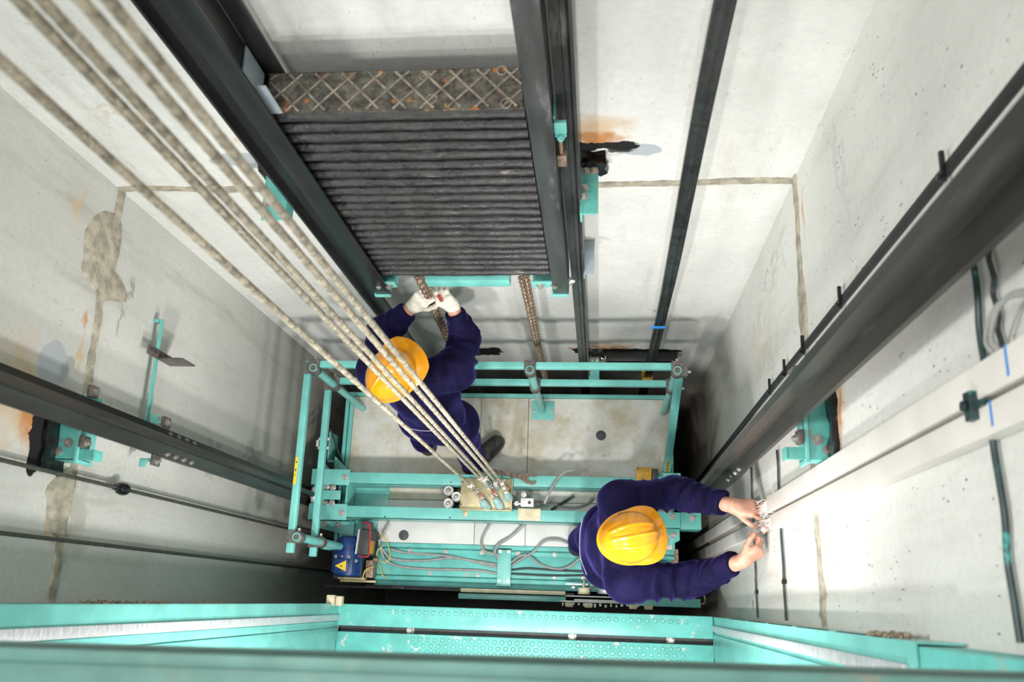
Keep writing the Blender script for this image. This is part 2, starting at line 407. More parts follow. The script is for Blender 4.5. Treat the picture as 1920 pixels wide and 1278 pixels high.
# ------------------------------------------------------------------ the shaft
XL, XR, YB, YF = -1.90, 0.70, 1.51, -0.065
ZLO, ZHI = -2.6, 7.2
RUST = (0.50, 0.22, 0.07); RUST2 = (0.60, 0.40, 0.20); TARC = (0.012, 0.012, 0.012); GREYP = (0.42, 0.45, 0.48)
BEIGE = (0.44, 0.40, 0.315); BASE = (0.74, 0.735, 0.70); DIRT = (0.30, 0.28, 0.23)
wl = wall_mat('left shaft wall plaster', (0.61, 0.605, 0.57), DIRT, 1, [
    (0.60, 2.76, .24, .22, RUST2, 0.75, 0.9, .25), (0.56, 2.66, .17, .10, RUST, 0.95, 0.8, .22),
    (0.51, 2.61, .16, .055, TARC, 1.0, 0.06, .08), (0.41, 2.57, .05, .075, TARC, 1.0, 0.06, .10),
    (0.735, 2.60, .095, .085, GREYP, 0.95, 0.1, .06),
    (0.24, 2.43, .13, .035, RUST, 0.8, 0.8, .18), (0.20, 2.47, .10, .03, RUST2, 0.7, 0.9, .2),
    (0.95, 2.47, .05, .02, RUST, 0.7, 0.8, .1), (0.82, 2.46, .10, .02, RUST2, 0.7, 0.8, .12),
    (1.32, 2.62, .12, .035, RUST2, 0.6, 0.9, .2),
    (1.15, 2.20, .07, .02, (0.30, .29, .26), 0.8, 0.6, .2), (1.02, 2.24, .10, .018, (0.30, .29, .26), 0.7, 0.6, .2),
    (0.62, 1.20, .10, .20, (0.20, .195, .17), 0.55, 0.9, .35), (0.72, .75, .10, .22, (0.20, .195, .17), 0.5, 0.9, .35),
    (0.23, 2.30, .22, .10, (0.42, .405, .35), 0.8, 0.8, .3),
], 0.45, 0.7, (0.0, 2.5, (0.23, 0.22, 0.175), 0.85))
wr_ = wall_mat('right shaft wall plaster', BASE, DIRT, 1, [
    (0.62, 2.79, .16, .10, RUST2, 0.7, 0.9, .22), (0.58, 2.775, .14, .05, RUST, 0.9, 0.8, .2), (0.46, 2.765, .05, .05, RUST, 0.8, 0.8, .2),
    (0.56, 2.70, .165, .05, TARC, 1.0, 0.06, .09), (0.44, 2.69, .05, .04, TARC, 1.0, 0.08, .1),
    (1.33, 2.50, .12, .02, (0.62, .33, .16), 0.8, 0.8, .12),
    (0.17, 2.52, .14, .025, (0.50, .36, .20), 0.7, 0.9, .2), (0.02, 2.43, .14, .05, (0.24, .225, .18), 0.7, 0.7, .3),
    (1.30, 2.95, .16, .05, (0.42, .42, .40), 0.45, 0.8, .4), (1.15, 3.0, .13, .03, (0.42, .42, .40), 0.4, 0.8, .4),
    (1.36, 1.9, .05, .5, (0.40, .39, .36), 0.5, 0.9, .5), (1.10, 1.6, .22, .5, (0.52, .46, .36), 0.45, 0.9, .6),
    (0.03, 1.12, .05, .04, (0.30, .12, .08), 0.8, 0.5, .3),
], 1.0, 0.45, (-0.6, 1.9, (0.46, 0.36, 0.24), 0.7))
wb_ = wall_mat('back shaft wall plaster', (0.76, 0.76, 0.73), DIRT, 0, [
    (-1.19, 2.73, .10, .14, RUST2, 0.8, 0.9, .2), (-1.17, 2.66, .08, .07, RUST, 0.95, 0.8, .18),
    (-1.28, 2.61, .16, .055, GREYP, 0.9, 0.1, .06), (-1.17, 2.56, .09, .05, TARC, 1.0, 0.06, .14),
    (-0.02, 2.79, .16, .12, RUST2, 0.8, 0.9, .2), (-0.02, 2.715, .13, .06, RUST, 0.95, 0.8, .18),
    (0.125, 2.635, .085, .042, GREYP, 0.95, 0.1, .06), (0.0, 2.665, .125, .035, TARC, 1.0, 0.08, .10), (0.06, 2.635, .06, .02, TARC, 0.9, 0.3, .12),
    (0.07, 0.20, .22, .10, RUST2, 0.8, 0.9, .25), (0.02, 0.16, .22, .05, RUST, 0.95, 0.8, .2), (-0.16, 0.14, .05, .03, RUST, 0.9, 0.8, .2),
    (0.18, 0.085, .34, .055, TARC, 1.0, 0.08, .09), (-0.12, 0.09, .06, .05, TARC, 1.0, 0.1, .15),
    (-0.72, 0.20, .10, .05, RUST2, 0.6, 0.9, .25), (-0.76, 0.06, .16, .10, TARC, 1.0, 0.1, .2),
    (-1.60, 2.95, .16, .03, (0.52, .40, .28), 0.5, 0.9, .3),
], 0.35, 0.35, (-0.8, 0.6, (0.42, 0.36, 0.27), 0.6))

b = BM(); box(b, (XL - .15, -0.35, ZLO), (XL, YB + .15, ZHI)); struct('wall_left', b, wl)
b = BM(); box(b, (XR, -0.35, ZLO), (XR + .15, YB + .15, ZHI)); struct('wall_right', b, wr_)
b = BM(); box(b, (XL, YB, ZLO), (XR, YB + .15, ZHI)); struct('wall_back', b, wb_)
b = BM()                                         # front wall with the door opening, seen edge-on
box(b, (XL, -.35, ZLO), (-1.460, YF - .012, 4.02)); box(b, (0.608, -.35, ZLO), (XR, YF - .12, 4.02))
box(b, (-1.460, -.35, ZLO), (0.608, -.12, 0.25)); box(b, (XL, -.42, 4.25), (XR, -.30, ZHI))
struct('wall_front', b, wl)
b = BM(); box(b, (XL - .15, -2.2, ZLO - .1), (XR + .15, YB + .15, ZLO)); struct('floor', b, M['rubber'])  # shade of the pit put into a black floor colour
b = BM(); box(b, (XL, -1.8, 0.22), (XR, -.35, 0.36)); struct('floor_landing', b, M['mortar'])

# mortar joint that runs round the shaft at the level of a floor slab: ragged strips standing a few mm proud
def joint(name, axis, fixed, sgn, a0, a1, zc, half, blobs=()):
    b = BM(); n = 120; rows = []
    for k in range(n + 1):
        a = a0 + (a1 - a0) * k / n
        h1 = half * (1 + .55 * noise.noise(V((a * 6, zc, fixed)))+ .35 * noise.noise(V((a * 25, 3, fixed))))
        h0 = half * (1 + .55 * noise.noise(V((a * 6, zc + 9, fixed))) + .35 * noise.noise(V((a * 25, 7, fixed))))
        for (ba, bw, up, dn) in blobs:
            t = max(0, 1 - ((a - ba) / bw) ** 2) ** 0.45
            rr = 1 + .25 * noise.noise(V((a * 14, 5, 1)))
            h1 += up * t * rr; h0 += dn * t * rr
        zc2 = zc + .02 * noise.noise(V((a * 2.3, 1, fixed)))
        pr = .007 + .004 * noise.noise(V((a * 18, 2, 2)))
        row = []
        for (dz, d) in ((-h0, -.002), (-h0 * .8, pr), (0, pr * 1.25), (h1 * .8, pr), (h1, -.002)):
            q = [0, 0, zc2 + dz]; q[axis] = a; q[1 - axis] = fixed + sgn * d
            row.append(b.verts.new(q))
        rows.append(row)
    for r0, r1 in zip(rows[:-1], rows[1:]):
        for j in range(4): b.faces.new((r0[j], r0[j + 1], r1[j + 1], r1[j]))
    return struct(name, b, M['mortar'])
joint('trim_1', 0, YB, -1, XL, XR, 2.39, .022)
joint('trim_2', 1, XL, 1, YF, YB, 2.385, .024, [(1.23, .16, .15, .05), (0.28, .12, .10, .0), (1.12, .06, .0, .12)])
joint('trim_3', 1, XR, -1, YF, YB, 2.42, .026, [(1.0, .12, .02, .05)])

# ------------------------------------------------------------------ landing door surround (front side, seen from above)
t = thing('landing_sill', 'teal steel landing sill with a perforated dimple tread, spanning between the door jambs', 'door sill', (-0.4, -.1, .25))
b = BM(); box(b, (-1.451, -.165, .25), (.60, -.05, .40)); fin('front_strip', b, M['teal_worn'], t, .006)
b = BM(); box(b, (-1.451, -.42, .25), (.60, -.197, .385)); fin('tread_plate', b, M['teal_worn'], t, .003)
b = BM(); box(b, (-1.451, -.2, .25), (.60, -.16, .32)); fin('groove', b, M['dark_box'], t)
b = BM()
for k in range(40):                              # punched dimples: small raised rings
    x = -1.16 + k * .0415
    lathe(b, (x, -.084, .3995), (0, 0, 1), [(.0125, 0), (.0105, .005), (.0088, .006), (.0078, .0012), (.0, .0010)], 12)
    if k % 2 == 0: lathe(b, (x + .02, -.064, .399), (0, 0, 1), [(.004, 0), (.003, .002), (.0, .002)], 8)
fin('dimple_row', b, M['teal'], t)
b = BM()
for k in range(36):
    x = -1.02 + k * .041
    for j in range(3):
        lathe(b, (x + (j % 2) * .0205, -.225 - j * .032, .3845), (0, 0, 1), [(.0135, 0), (.0115, .005), (.0095, .006), (.0085, .0012), (.0, .0010)], 12)
fin('dimple_field', b, M['teal'], t)
for x in (-1.05, -.15, .38):
    b = BM(); hexbolt(b, (x, -.18, .32), (0, 0, 1), .016, .03); fin('screw', b, M['bolt'], t)

def rib_panel(bm, x0, x1, yf, z0, z1, grooves):
    """sheet with vertical folded ribs on its shaft side"""
    xs = [x0]
    poly = [(x0, yf - .04), (x0, yf)]
    for g in grooves: poly += [(g - .02, yf), (g - .012, yf - .012), (g + .012, yf - .012), (g + .02, yf)]
    poly += [(x1, yf), (x1, yf - .04)]
    prism(bm, poly, 2, z0, z1)
t = thing('door_jamb', 'tall teal door jamb with a bare metal edge strip, at the left of the landing sill', 'door jamb', (-1.6, -.07, 0))
b = BM(); rib_panel(b, XL + .004, -1.458, YF + .003, -1.5, 4.04, (-1.82, -1.73, -1.64, -1.54)); fin('cover_panel', b, M['teal_dust'], t)
b = BM(); prism(b, [(-1.458, -.36), (-1.458, -.05), (-1.452, -.05), (-1.448, -.056), (-1.448, -.36)], 2, .40, 4.04); fin('reveal', b, M['teal'], t)
b = BM(); box(b, (-1.448, -.140, .40), (-1.436, -.108, 4.04)); fin('edge_strip', b, M['bare'], t, .003)
b = BM(); box(b, (-1.448, -.172, .40), (-1.443, -.143, 4.04)); box(b, (-1.448, -.240, .40), (-1.439, -.176, 4.04)); fin('stop_lip', b, M['teal'], t, .002)
t = thing('door_jamb', 'teal door jamb box with an open top end, at the right of the landing sill', 'door jamb', (.63, -.07, 0))
b = BM(); prism(b, [(0.602, -.30), (0.602, -.052), (.692, -.052), (.692, -.056), (0.606, -.056), (0.606, -.30)], 2, .40, 3.55); fin('reveal', b, M['teal'], t)
b = BM(); box(b, (0.590, -.125, .42), (0.602, -.095, 3.5)); fin('edge_strip', b, M['bare'], t, .003)
b = BM(); box(b, (0.593, -.26, .42), (0.602, -.140, 3.5)); fin('stop_lip', b, M['teal'], t, .002)
for k in range(5):
    b = BM(); box(b, (0.608 + .001 * k, -.0525, 1.0 + k * .48), (0.622, -.0495, 1.36 + k * .48)); fin('slot', b, M['dark_box'], t)
b = BM(); box(b, (0.608, -.18, .42), (.697, -.060, 4.04)); fin('back_panel', b, M['teal_dust'], t, .003)
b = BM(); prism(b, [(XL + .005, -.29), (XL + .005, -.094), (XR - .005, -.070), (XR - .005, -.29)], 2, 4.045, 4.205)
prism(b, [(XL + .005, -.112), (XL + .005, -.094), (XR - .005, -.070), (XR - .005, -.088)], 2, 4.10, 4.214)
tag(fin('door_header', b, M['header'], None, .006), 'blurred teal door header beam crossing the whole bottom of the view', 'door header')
def crumbs(loc, n, sx, sy, sz, label):
    b = BM()
    for k in range(n):
        c = V(loc) + V((random.gauss(0, sx), random.uniform(0, sy), max(-.1, min(.1, random.gauss(0, sz)))))
        bmesh.ops.create_icosphere(b, subdivisions=1, radius=random.uniform(.003, .0085), matrix=Matrix.Translation(c))
    for v in b.verts: v.co += V((noise.noise(v.co * 90), noise.noise(v.co * 90 + V((5, 0, 0))), noise.noise(v.co * 90 + V((0, 5, 0))))) * .006
    return tag(fin('mortar_crumbs', b, M['crumb'], None), label, 'debris', 'mortar crumbs stuck on the door surround', 'stuff')
crumbs((-1.80, -.062, 2.20), 50, .03, .008, .07, 'brown mortar crumbs stuck on the left door cover, nearest the view edge')
crumbs((-1.74, -.062, 1.93), 60, .03, .008, .07, 'brown mortar crumbs stuck on the left door cover, middle clump of three')
crumbs((-1.62, -.062, 1.66), 70, .03, .008, .08, 'brown mortar crumbs stuck on the left door cover, clump nearest the sill')
crumbs((.65, -.052, 3.25), 80, .018, .007, .09, 'brown mortar crumbs stuck on the right door jamb box')
b = BM(); box(b, (-1.485, -.062, .46), (-1.442, -.005, .52)); box(b, (-1.437, -.062, .45), (-1.405, -.01, .50))
tag(fin('wood_block', b, M['cream'], None, .004), 'small pale wooden block at the corner of left jamb and sill', 'block')

# ------------------------------------------------------------------ T guide rails
def guide_rail(label, xb, sgn, yc, z0, z1, wbase, dep, tb, tbase, mat, swap=False):
    """T section: base flange (width along y), blade pointing to sgn*x"""
    t = thing('guide_rail', label, 'guide rail', (xb, yc, z0))
    h = wbase / 2
    prof = [(xb - sgn * tbase, yc - h), (xb - sgn * tbase, yc + h), (xb, yc + h), (xb + sgn * .002, yc + h * .55), (xb + sgn * .010, yc + tb * .62),
            (xb + sgn * dep * .45, yc + tb * .5), (xb + sgn * dep * .5, yc + tb * .8), (xb + sgn * dep, yc + tb * .8), (xb + sgn * dep, yc - tb * .8), (xb + sgn * dep * .5, yc - tb * .8),
            (xb + sgn * dep * .45, yc - tb * .5), (xb + sgn * .010, yc - tb * .62), (xb + sgn * .002, yc - h * .55), (xb, yc - h)]
    b = BM(); prism(b, prof, 2, z0, z1); fin('rail_profile', b, mat, t, 0, 25)
    return t
def fishplate(t, xb, sgn, yc, z0, z1, h, n=4):
    b = BM(); box(b, (xb - sgn * .022, yc - h, z0), (xb - sgn * .010, yc + h, z1)); fp = fin('fishplate', b, M['railsteel'], t, .003)
    for k in range(n):
        z = z0 + (k + .5) * (z1 - z0) / n
        for s in (-1, 1):
            b = BM(); cyl(b, (xb - sgn * .001, yc + s * (h - .017), z), (xb + sgn * .006, yc + s * (h - .017), z), .012, seg=6); cyl(b, (xb + sgn * .006, yc + s * (h - .017), z), (xb + sgn * .012, yc + s * (h - .017), z), .007, seg=10)
            fin('bolt', b, M['bolt'], fp)
t1 = guide_rail('long dark steel guide rail along the left shaft wall', -1.77, 1, .568, ZLO, 4.6, .115, .065, .016, .012, M['railsteel'])
fishplate(t1, -1.77, 1, .568, 1.70, 2.0, .058)
t2 = guide_rail('long dark steel guide rail slanting across the right shaft wall', .585, -1, .603, ZLO, 4.9, .124, .07, .018, .014, M['railsteel'])
fishplate(t2, .585, -1, .603, 1.22, 1.66, .058)
guide_rail('black counterweight guide rail beside the left edge of the slab stack', -1.125, 1, 1.40, ZLO, 4.6, .085, .060, .014, .009, M['black_steel'])
guide_rail('black counterweight guide rail beside the right edge of the slab stack', -.080, -1, 1.385, ZLO, 4.6, .09, .052, .015, .009, M['black_worn'])

# ------------------------------------------------------------------ rail brackets
def wall_bracket(label, x0, x1, yc, y0, y1, z, sgn, off=.09, mg=.045):
    """horizontal teal bracket plate from a side wall to a car rail, tarred at the wall end"""
    t = thing('rail_bracket', label, 'rail bracket', ((x0 + x1) / 2, yc, z - .1))
    lo, hi = min(x0, x1), max(x0, x1)
    b = BM(); box(b, (lo, y0, z - .008), (hi, y1, z)); box(b, (lo, y0, z - .075), (hi, y0 + .007, z)); fin('plate', b, M['teal_chip'], t, .002)
    xt = x1 + sgn * .058                          # tab that reaches past the rail foot
    b = BM(); box(b, (min(x1, xt), y0, z - .008), (max(x1, xt), y0 + .038, z)); box(b, (min(xt, xt - sgn * .006), y0, z - .05), (max(xt, xt - sgn * .006), y0 + .038, z + .004)); fin('tab', b, M['teal_chip'], t, .002)
    xe = x1 - sgn * .012                          # upright lug next to the rail
    b = BM(); box(b, (min(x1, xe), y0 - .01, z - .09), (max(x1, xe), y1 + .08, z + .012)); fin('lug', b, M['teal'], t, .002)
    b = BM(); box(b, (min(x0, x0 + sgn * .016), y0 - mg, z - .06), (max(x0, x0 + sgn * .016), y1 + .03, z + .07))
    for v in b.verts: pass
    bmesh.ops.subdivide_edges(b, edges=b.edges[:], cuts=5, use_grid_fill=True)
    for v in b.verts: v.co += V((noise.noise(v.co * 24), noise.noise(v.co * 24 + V((3, 0, 0))), noise.noise(v.co * 24 + V((0, 3, 0))))) * .012
    fin('tarred_weld', b, M['tar'], t)
    b = BM(); xm = x0 * .45 + x1 * .55; cyl(b, (xm, y0 + .06, z), (xm, y0 + .06, z + .004), .017, seg=16); hexbolt(b, (xm, y0 + .06, z + .003), (0, 0, 1), .010, .010); fin('bolt', b, M['bolt'], t)
    b = BM(); xm2 = x0 * .75 + x1 * .25; cyl(b, (xm2, y0 + .03, z), (xm2, y0 + .03, z + .006), .014, seg=12); fin('bolt', b, M['bolt'], t)
    for s in (-1, 1):                             # forged clips that hold the rail foot
        yy = yc + s * off
        b = BM(); box(b, (min(x1 + sgn * .004, x1 + sgn * .022), yy - .021, z - .024), (max(x1 + sgn * .004, x1 + sgn * .022), yy + .021, z + .024)); c = fin('rail_clip', b, M['angle_steel'], t, .004)
        b = BM(); hexbolt(b, (x1 + sgn * .022, yy + s * .004, z), (sgn, 0, 0), .011, .009); fin('clip_bolt', b, M['bolt'], c)
    return t
wall_bracket('teal rail bracket with black tarred end on the left shaft wall', XL, -1.80, .568, .415, .57, 2.52, 1)
wall_bracket('chipped teal rail bracket with black tarred end on the right shaft wall', XR, .615, .603, .435, .62, 2.68, -1, .10, .0)
def small_clip(x, y, z, sgn, label):
    t = thing('rail_clip', label, 'rail clip', (x, y, z - .03), 'small teal rail clips on the left guide rail')
    b = BM(); box(b, (x - .05, y - .006, z - .02), (x, y + .006, z + .02)); box(b, (x - .05, min(y, y + sgn * .03), z + .016), (x - .02, max(y, y + sgn * .03), z + .022)); fin('angle', b, M['teal'], t, .002)
    b = BM(); box(b, (x, y - .022, z - .03), (x + .014, y + .022, z + .03)); fin('tongue', b, M['cast'], t, .004)
    b = BM(); hexbolt(b, (x + .014, y, z), (1, 0, 0), .013, .01); fin('bolt', b, M['bolt'], t)
small_clip(-1.79, .655, 1.98, 1, 'small teal rail clip on the far flange of the left guide rail')
small_clip(-1.79, .492, 2.02, -1, 'small teal rail clip on the near flange of the left guide rail')

def back_bracket(label, x0, x1, z, y1, tar=True, side=1):
    t = thing('rail_bracket', label, 'rail bracket', ((x0 + x1) / 2, YB, z - .1))
    b = BM(); box(b, (x0, y1, z - .008), (x1, YB, z)); xs = x0 if side > 0 else x1
    box(b, (xs - .004, y1, z - .07), (xs + .004, YB, z + .004)); fin('plate', b, M['teal_chip'], t, .002)
    if tar:
        b = BM(); box(b, (x0 - .02, YB - .045, z - .05), (x1 + .03, YB, z + .03))
        bmesh.ops.subdivide_edges(b, edges=b.edges[:], cuts=4, use_grid_fill=True)
        for v in b.verts: v.co += V((noise.noise(v.co * 30), min(0, noise.noise(v.co * 30 + V((3, 0, 0)))), noise.noise(v.co * 30 + V((0, 3, 0))))) * .014
        fin('tarred_weld', b, M['tar'], t)
    for (fx, fy) in ((.3, YB - .06), (.75, YB - .06), (.16, YB - .125), (.16, y1 + .065)):
        b = BM(); hexbolt(b, (x0 + (x1 - x0) * fx, fy, z), (0, 0, 1), .0105, .011); fin('bolt', b, M['steel'], t)
    return t
back_bracket('teal bracket plate bolted right of the counterweight rail, below a rust stain', -.071, -.012, 2.60, 1.287)
back_bracket('teal bracket plate left of the counterweight upright, below a grey paint patch', -1.225, -1.137, 2.58, 1.285, True, -1)
back_bracket('teal bracket plate low on the back wall, behind the rear railing', -.071, -.010, .10, 1.31)
def grey_angle(label, p, w, d, h):
    b = BM(); x, y, z = p; box(b, (x, y, z), (x + w, y + .006, z + h)); box(b, (x, y, z), (x + .006, y + d, z + h))
    return tag(fin('steel_angle', b, M['pale_grey'], None, .0015), label, 'bracket')
b = BM(); box(b, (-.075, 1.33, 1.90), (-.030, 1.42, 1.908)); box(b, (-.075, 1.33, 1.84), (-.071, 1.42, 1.908)); box(b, (-.075, 1.415, 1.84), (-.030, 1.508, 1.85))
tag(fin('clip_plate', b, M['pale_grey'], None, .0015), 'pale grey clip plate below the teal bracket, on the right counterweight rail', 'bracket')

# dark square bar low on the back wall
t = thing('wall_bar', 'short dark square bar fixed low on the back wall behind the railing', 'bar', (.25, 1.46, .02))
b = BM(); box(b, (.03, 1.44, .035), (.47, 1.505, .105)); fin('bar', b, M['black_steel'], t, .004)
b = BM(); cyl(b, (.0, 1.47, .075), (.034, 1.47, .075), .022, seg=16); fin('end_collar', b, M['bolt'], t)

# flat strip with steel angle on left wall
t = thing('flag_strip', 'narrow teal flat strip standing off the left wall, with a bent steel angle', 'mounting strip', (-1.86, .88, 1.95))
b = BM(); box(b, (-1.868, .66, 1.965), (-1.864, 1.10, 1.995)); box(b, (XL, .645, 1.96), (-1.864, .66, 2.0)); box(b, (XL, 1.085, 1.968), (-1.868, 1.10, 1.992)); fin('strip', b, M['teal'], t, .0015)
b = BM(); box(b, (-1.864, .925, 1.86), (-1.858, .965, 2.07)); box(b, (-1.858, .925, 1.86), (-1.75, .931, 1.985)); a = fin('angle', b, M['angle_steel'], t, .0015)
for z in (1.89, 2.01, 2.045):
    b = BM(); box(b, (-1.8605, .945, z - .01), (-1.8565, .953, z + .012)); fin('slot', b, M['dark_box'], a)

# ------------------------------------------------------------------ governor ropes on the left
def rope_mesh(bm, p0, p1, r, lobes=6, pitch=.09, seg_l=10):
    p0 = V(p0); p1 = V(p1); d = p1 - p0; L = d.length; u, v = frame(d)
    n = max(2, int(L / pitch * seg_l)); m = lobes * 3
    rings = []
    for i in range(n + 1):
        c = p0 + d * (i / n); ph = 2 * PI * (i / seg_l) / 1.0 * 1.0
        rg = []
        for k in range(m):
            a = 2 * PI * k / m + ph / lobes * 1.0 * lobes / lobes
            rr = r * (.86 + .16 * abs(math.sin(lobes * (2 * PI * k / m) / 2)))
            rg.append(bm.verts.new(c + u * (rr * math.cos(a)) + v * (rr * math.sin(a))))
        rings.append(rg)
    skinrings(bm, rings); bm.faces.new(rings[0][::-1]); bm.faces.new(rings[-1])
t = thing('governor_rope', 'thin dark vertical rope with a black knob, along the left wall', 'wire rope', (-1.855, .366, ZLO))
b = BM(); rope_mesh(b, (-1.855, .366, ZLO), (-1.855, .366, 4.6), .0075, 6, .07, 6); fin('rope', b, M['gov_rope'], t)
b = BM(); lathe(b, (-1.855, .366, 2.075), (0, 0, 1), [(.008, 0), (.022, .008), (.026, .028), (.022, .05), (.012, .058), (.011, .09), (.008, .092)], 16); fin('knob', b, M['tar'], t)
b = BM(); rope_mesh(b, (-1.85, .150, ZLO), (-1.85, .147, 4.6), .0075, 6, .07, 6)
tag(fin('governor_rope', b, M['gov_rope'], None), 'thin dark vertical rope without knob, low on the left wall nearest the door', 'wire rope')

# ------------------------------------------------------------------ right wall: conduit, cables, trunking
t = thing('flat_conduit', 'black flat conduit strip tied along the upper side of the right guide rail', 'conduit', (.69, .84, ZLO))
b = BM(); prism(b, [(.688, .848), (.688, .874), (.698, .874), (.698, .848)], 2, ZLO, 4.7); fin('strip', b, M['strip'], t, .002)
for z in (3.72, 2.92, 2.43, 2.12, 1.82):
    b = BM(); box(b, (.680, .834, z - .006), (.690, .902, z + .006)); box(b, (.672, .836, z - .007), (.684, .849, z + .007)); fin('cable_tie', b, M['tar'], t, .002)
b = BM(); pts = [(.675, .775 + .022 * math.sin(z * 5.1) + .012 * math.sin(z * 11), z) for z in np.arange(-1.5, 4.7, .22)]
tube(b, pts, .006, 8, 4); tag(fin('thin_cable', b, M['tar'], None), 'thin black wavy cable between the conduit strip and the right guide rail', 'cable')
def wall_cable(label, y0, y1, z, r, mat, bend=0.0, clips=()):
    t = thing('wall_cable', label, 'cable', (.69, (y0 + y1) / 2, z - .01))
    pts = [(XR - r - .004, y0 + (y1 - y0) * k / 10, z + .006 * math.sin(k * 2.1)) for k in range(11)]
    if bend: pts = [(XR - r - .01, y0 + .03, z - bend)] + pts
    b = BM(); tube(b, pts, r, 10, 4); fin('sheath', b, mat, t)
    for y in clips:
        b = BM(); box(b, (XR - 2.4 * r - .004, y - .008, z - 2 * r), (XR, y + .008, z + 2 * r)); fin('clip', b, M['tar'], t, .002)
    return t
wall_cable('thick black cable with teal smears, crossing behind the white trunking on the right wall', .635, -.04, 3.79, .0062, M['teal_cable'], .04)
wall_cable('thin grey black cable beside the thick one, above the white trunking', .66, .44, 3.86, .005, M['dark_cable'])
wall_cable('thin dark cable across the right wall, the lower one near the hands', .66, -.04, 1.245, .0042, M['dark_cable'], 0, (.07,))
wall_cable('thin dark cable across the right wall, the upper one near the hands', .60, -.04, 1.873, .005, M['dark_cable'], 0, (.10,))
def trunk(label, y0, y1, z0, z1, tape=()):
    t = thing('cable_trunking', label, 'cable trunking', (.68, (y0 + y1) / 2, z0), 'white flat cable trunking on the right wall')
    b = BM(); box(b, (.664, y0, z0), (XR, y1, z1)); fin('cover', b, M['white_plastic'], t, .004)
    for z in tape:
        b = BM(); box(b, (.6624, y0 + .012, z), (.6642, y1 + .0008, z + .006)); fin('tape', b, M['blue_tape'], t)
    return t
trunk('white cable trunking reaching the top of the right wall, blue tape near its bracket', .366, .430, 1.74, 4.7, (3.93,))
trunk('white cable trunking reaching the top of the right wall, the one nearer the door', .298, .354, 1.80, 4.7, (3.85,))
trunk('white cable trunking running down below the hands, the one nearer the guide rail', .395, .452, ZLO, 1.43)
trunk('white cable trunking running down below the hands, the one nearer the door', .302, .360, ZLO, 1.40)
b = BM()
for k in range(2):
    o = .022 * k
    tube(b, [(.672, .436, 3.868 + o), (.66, .455, 3.875 + o), (.655, .488, 3.92 + o), (.66, .498, 3.98 + o), (.67, .47, 4.06 + o), (.672, .437, 4.10 + o)], .0045, 10)
tag(fin('looped_cable', b, M['grey_cable'], None), 'grey cable looping out of the upper white trunking at right edge', 'cable')
b = BM(); box(b, (.650, .332, 3.775), (.668, .384, 3.805)); box(b, (.655, .350, 3.80), (.667, .362, 3.84)); cyl(b, (.648, .358, 3.79), (.64, .358, 3.79), .010, seg=8)
tag(fin('cable_clamp', b, M['teal_cable'], None, .002), 'dark teal clamp joining the two white trunkings', 'clamp')
def wire_bundle(label, y0, y1, z0, z1, seed):
    rnd = random.Random(seed)
    t = thing('exposed_wires', label, 'wires', (.68, (y0 + y1) / 2, z0), 'bare wire bundles between the trunking ends')
    for mat, nm, n in ((M['white_plastic'], 'white_wire', 30), (M['pink'], 'red_wire', 6), (M['grey_cable'], 'grey_wire', 9), (M['tar'], 'black_wire', 4)):
        b = BM()
        for k in range(n):
            ya = y0 + (y1 - y0) * rnd.random(); pts = [(.684, ya, z0 - .02)]; m = 4; bulge = .003 + .009 * rnd.random() + (.02 if k % 11 == 5 else 0)
            for q in range(1, m):
                f = q / m; pts.append((.682 - bulge * math.sin(PI * f) * rnd.uniform(.6, 1.2), min(y1 + .01, max(y0 - .01, ya + rnd.gauss(0, .009))), z0 + (z1 - z0) * (f + rnd.uniform(-.1, .1))))
            pts.append((.684, y0 + (y1 - y0) * rnd.random(), z1 + .02))
            tube(b, pts, .0019, 6, 6)
        fin(nm, b, mat, t)
    b = BM(); box(b, (.667, y0 + .004, z0 + .02), (.678, y1 - .004, z1 - .02)); fin('wire_core', b, M['white_plastic'], t, .005)
    return t
wire_bundle('tangle of white and red wires at the cut end of the upper trunking', .372, .425, 1.44, 1.74, 3)
wire_bundle('tangle of white and red wires held between the bare hands', .304, .352, 1.41, 1.80, 5)
# ------------------------------------------------------------------ the lift car (roof and cross-head)
car = thing('lift_car', 'teal lift car with a stained pale sheet metal roof and two cross beams', 'lift car', (-.6, .66, -2.3))
X0, X1 = -1.625, .435
b = BM(); box(b, (X0, .09, -2.3), (X1, 1.245, -.045)); fin('cabin_body', b, M['dark_box'], car)
b = BM(); prism(b, [(-1.60, -.05), (-1.60, .0), (-1.575, .0), (-1.575, -.012), (-1.555, -.012), (-1.555, -.05)], 1, .31, 1.22)
for v in b.verts: pass
fin('side_frame', b, M['teal'], car, .002)
b = BM(); box(b, (X0, .30, -.05), (-1.605, 1.245, .012)); fin('side_frame', b, M['teal'], car, .002)
b = BM(); box(b, (X0, 1.222, -.05), (X1, 1.246, .018)); fin('rear_frame', b, M['teal'], car, .003)
b = BM(); box(b, (.425, .31, -.05), (X1 + .004, 1.222, .012)); fin('side_frame', b, M['teal'], car, .002)
for (x0, x1, y0, y1, m) in ((-1.572, -.752, .575, 1.22, 'roof'), (-.749, -.452, .575, 1.22, 'roof'), (-.449, .424, .575, 1.22, 'roof'),
                            (-1.36, -.762, .314, .572, 'roof_clean'), (-.759, -.452, .314, .572, 'roof_clean'), (-.449, .424, .314, .572, 'roof_clean')):
    b = BM(); box(b, (x0, y0, -.03), (x1, y1, .0)); fin('roof_panel', b, M[m], car, .0015)
b = BM(); box(b, (-1.572, .314, -.03), (-1.363, .572, -.004)); fin('roof_panel', b, M['teal'], car, .0015)
b = BM(); box(b, (-1.53, .60, .0005), (-1.29, .62, .012)); box(b, (-1.545, .52, .0005), (-1.30, .64, .006)); fin('cover_plate', b, M['teal'], car, .001)
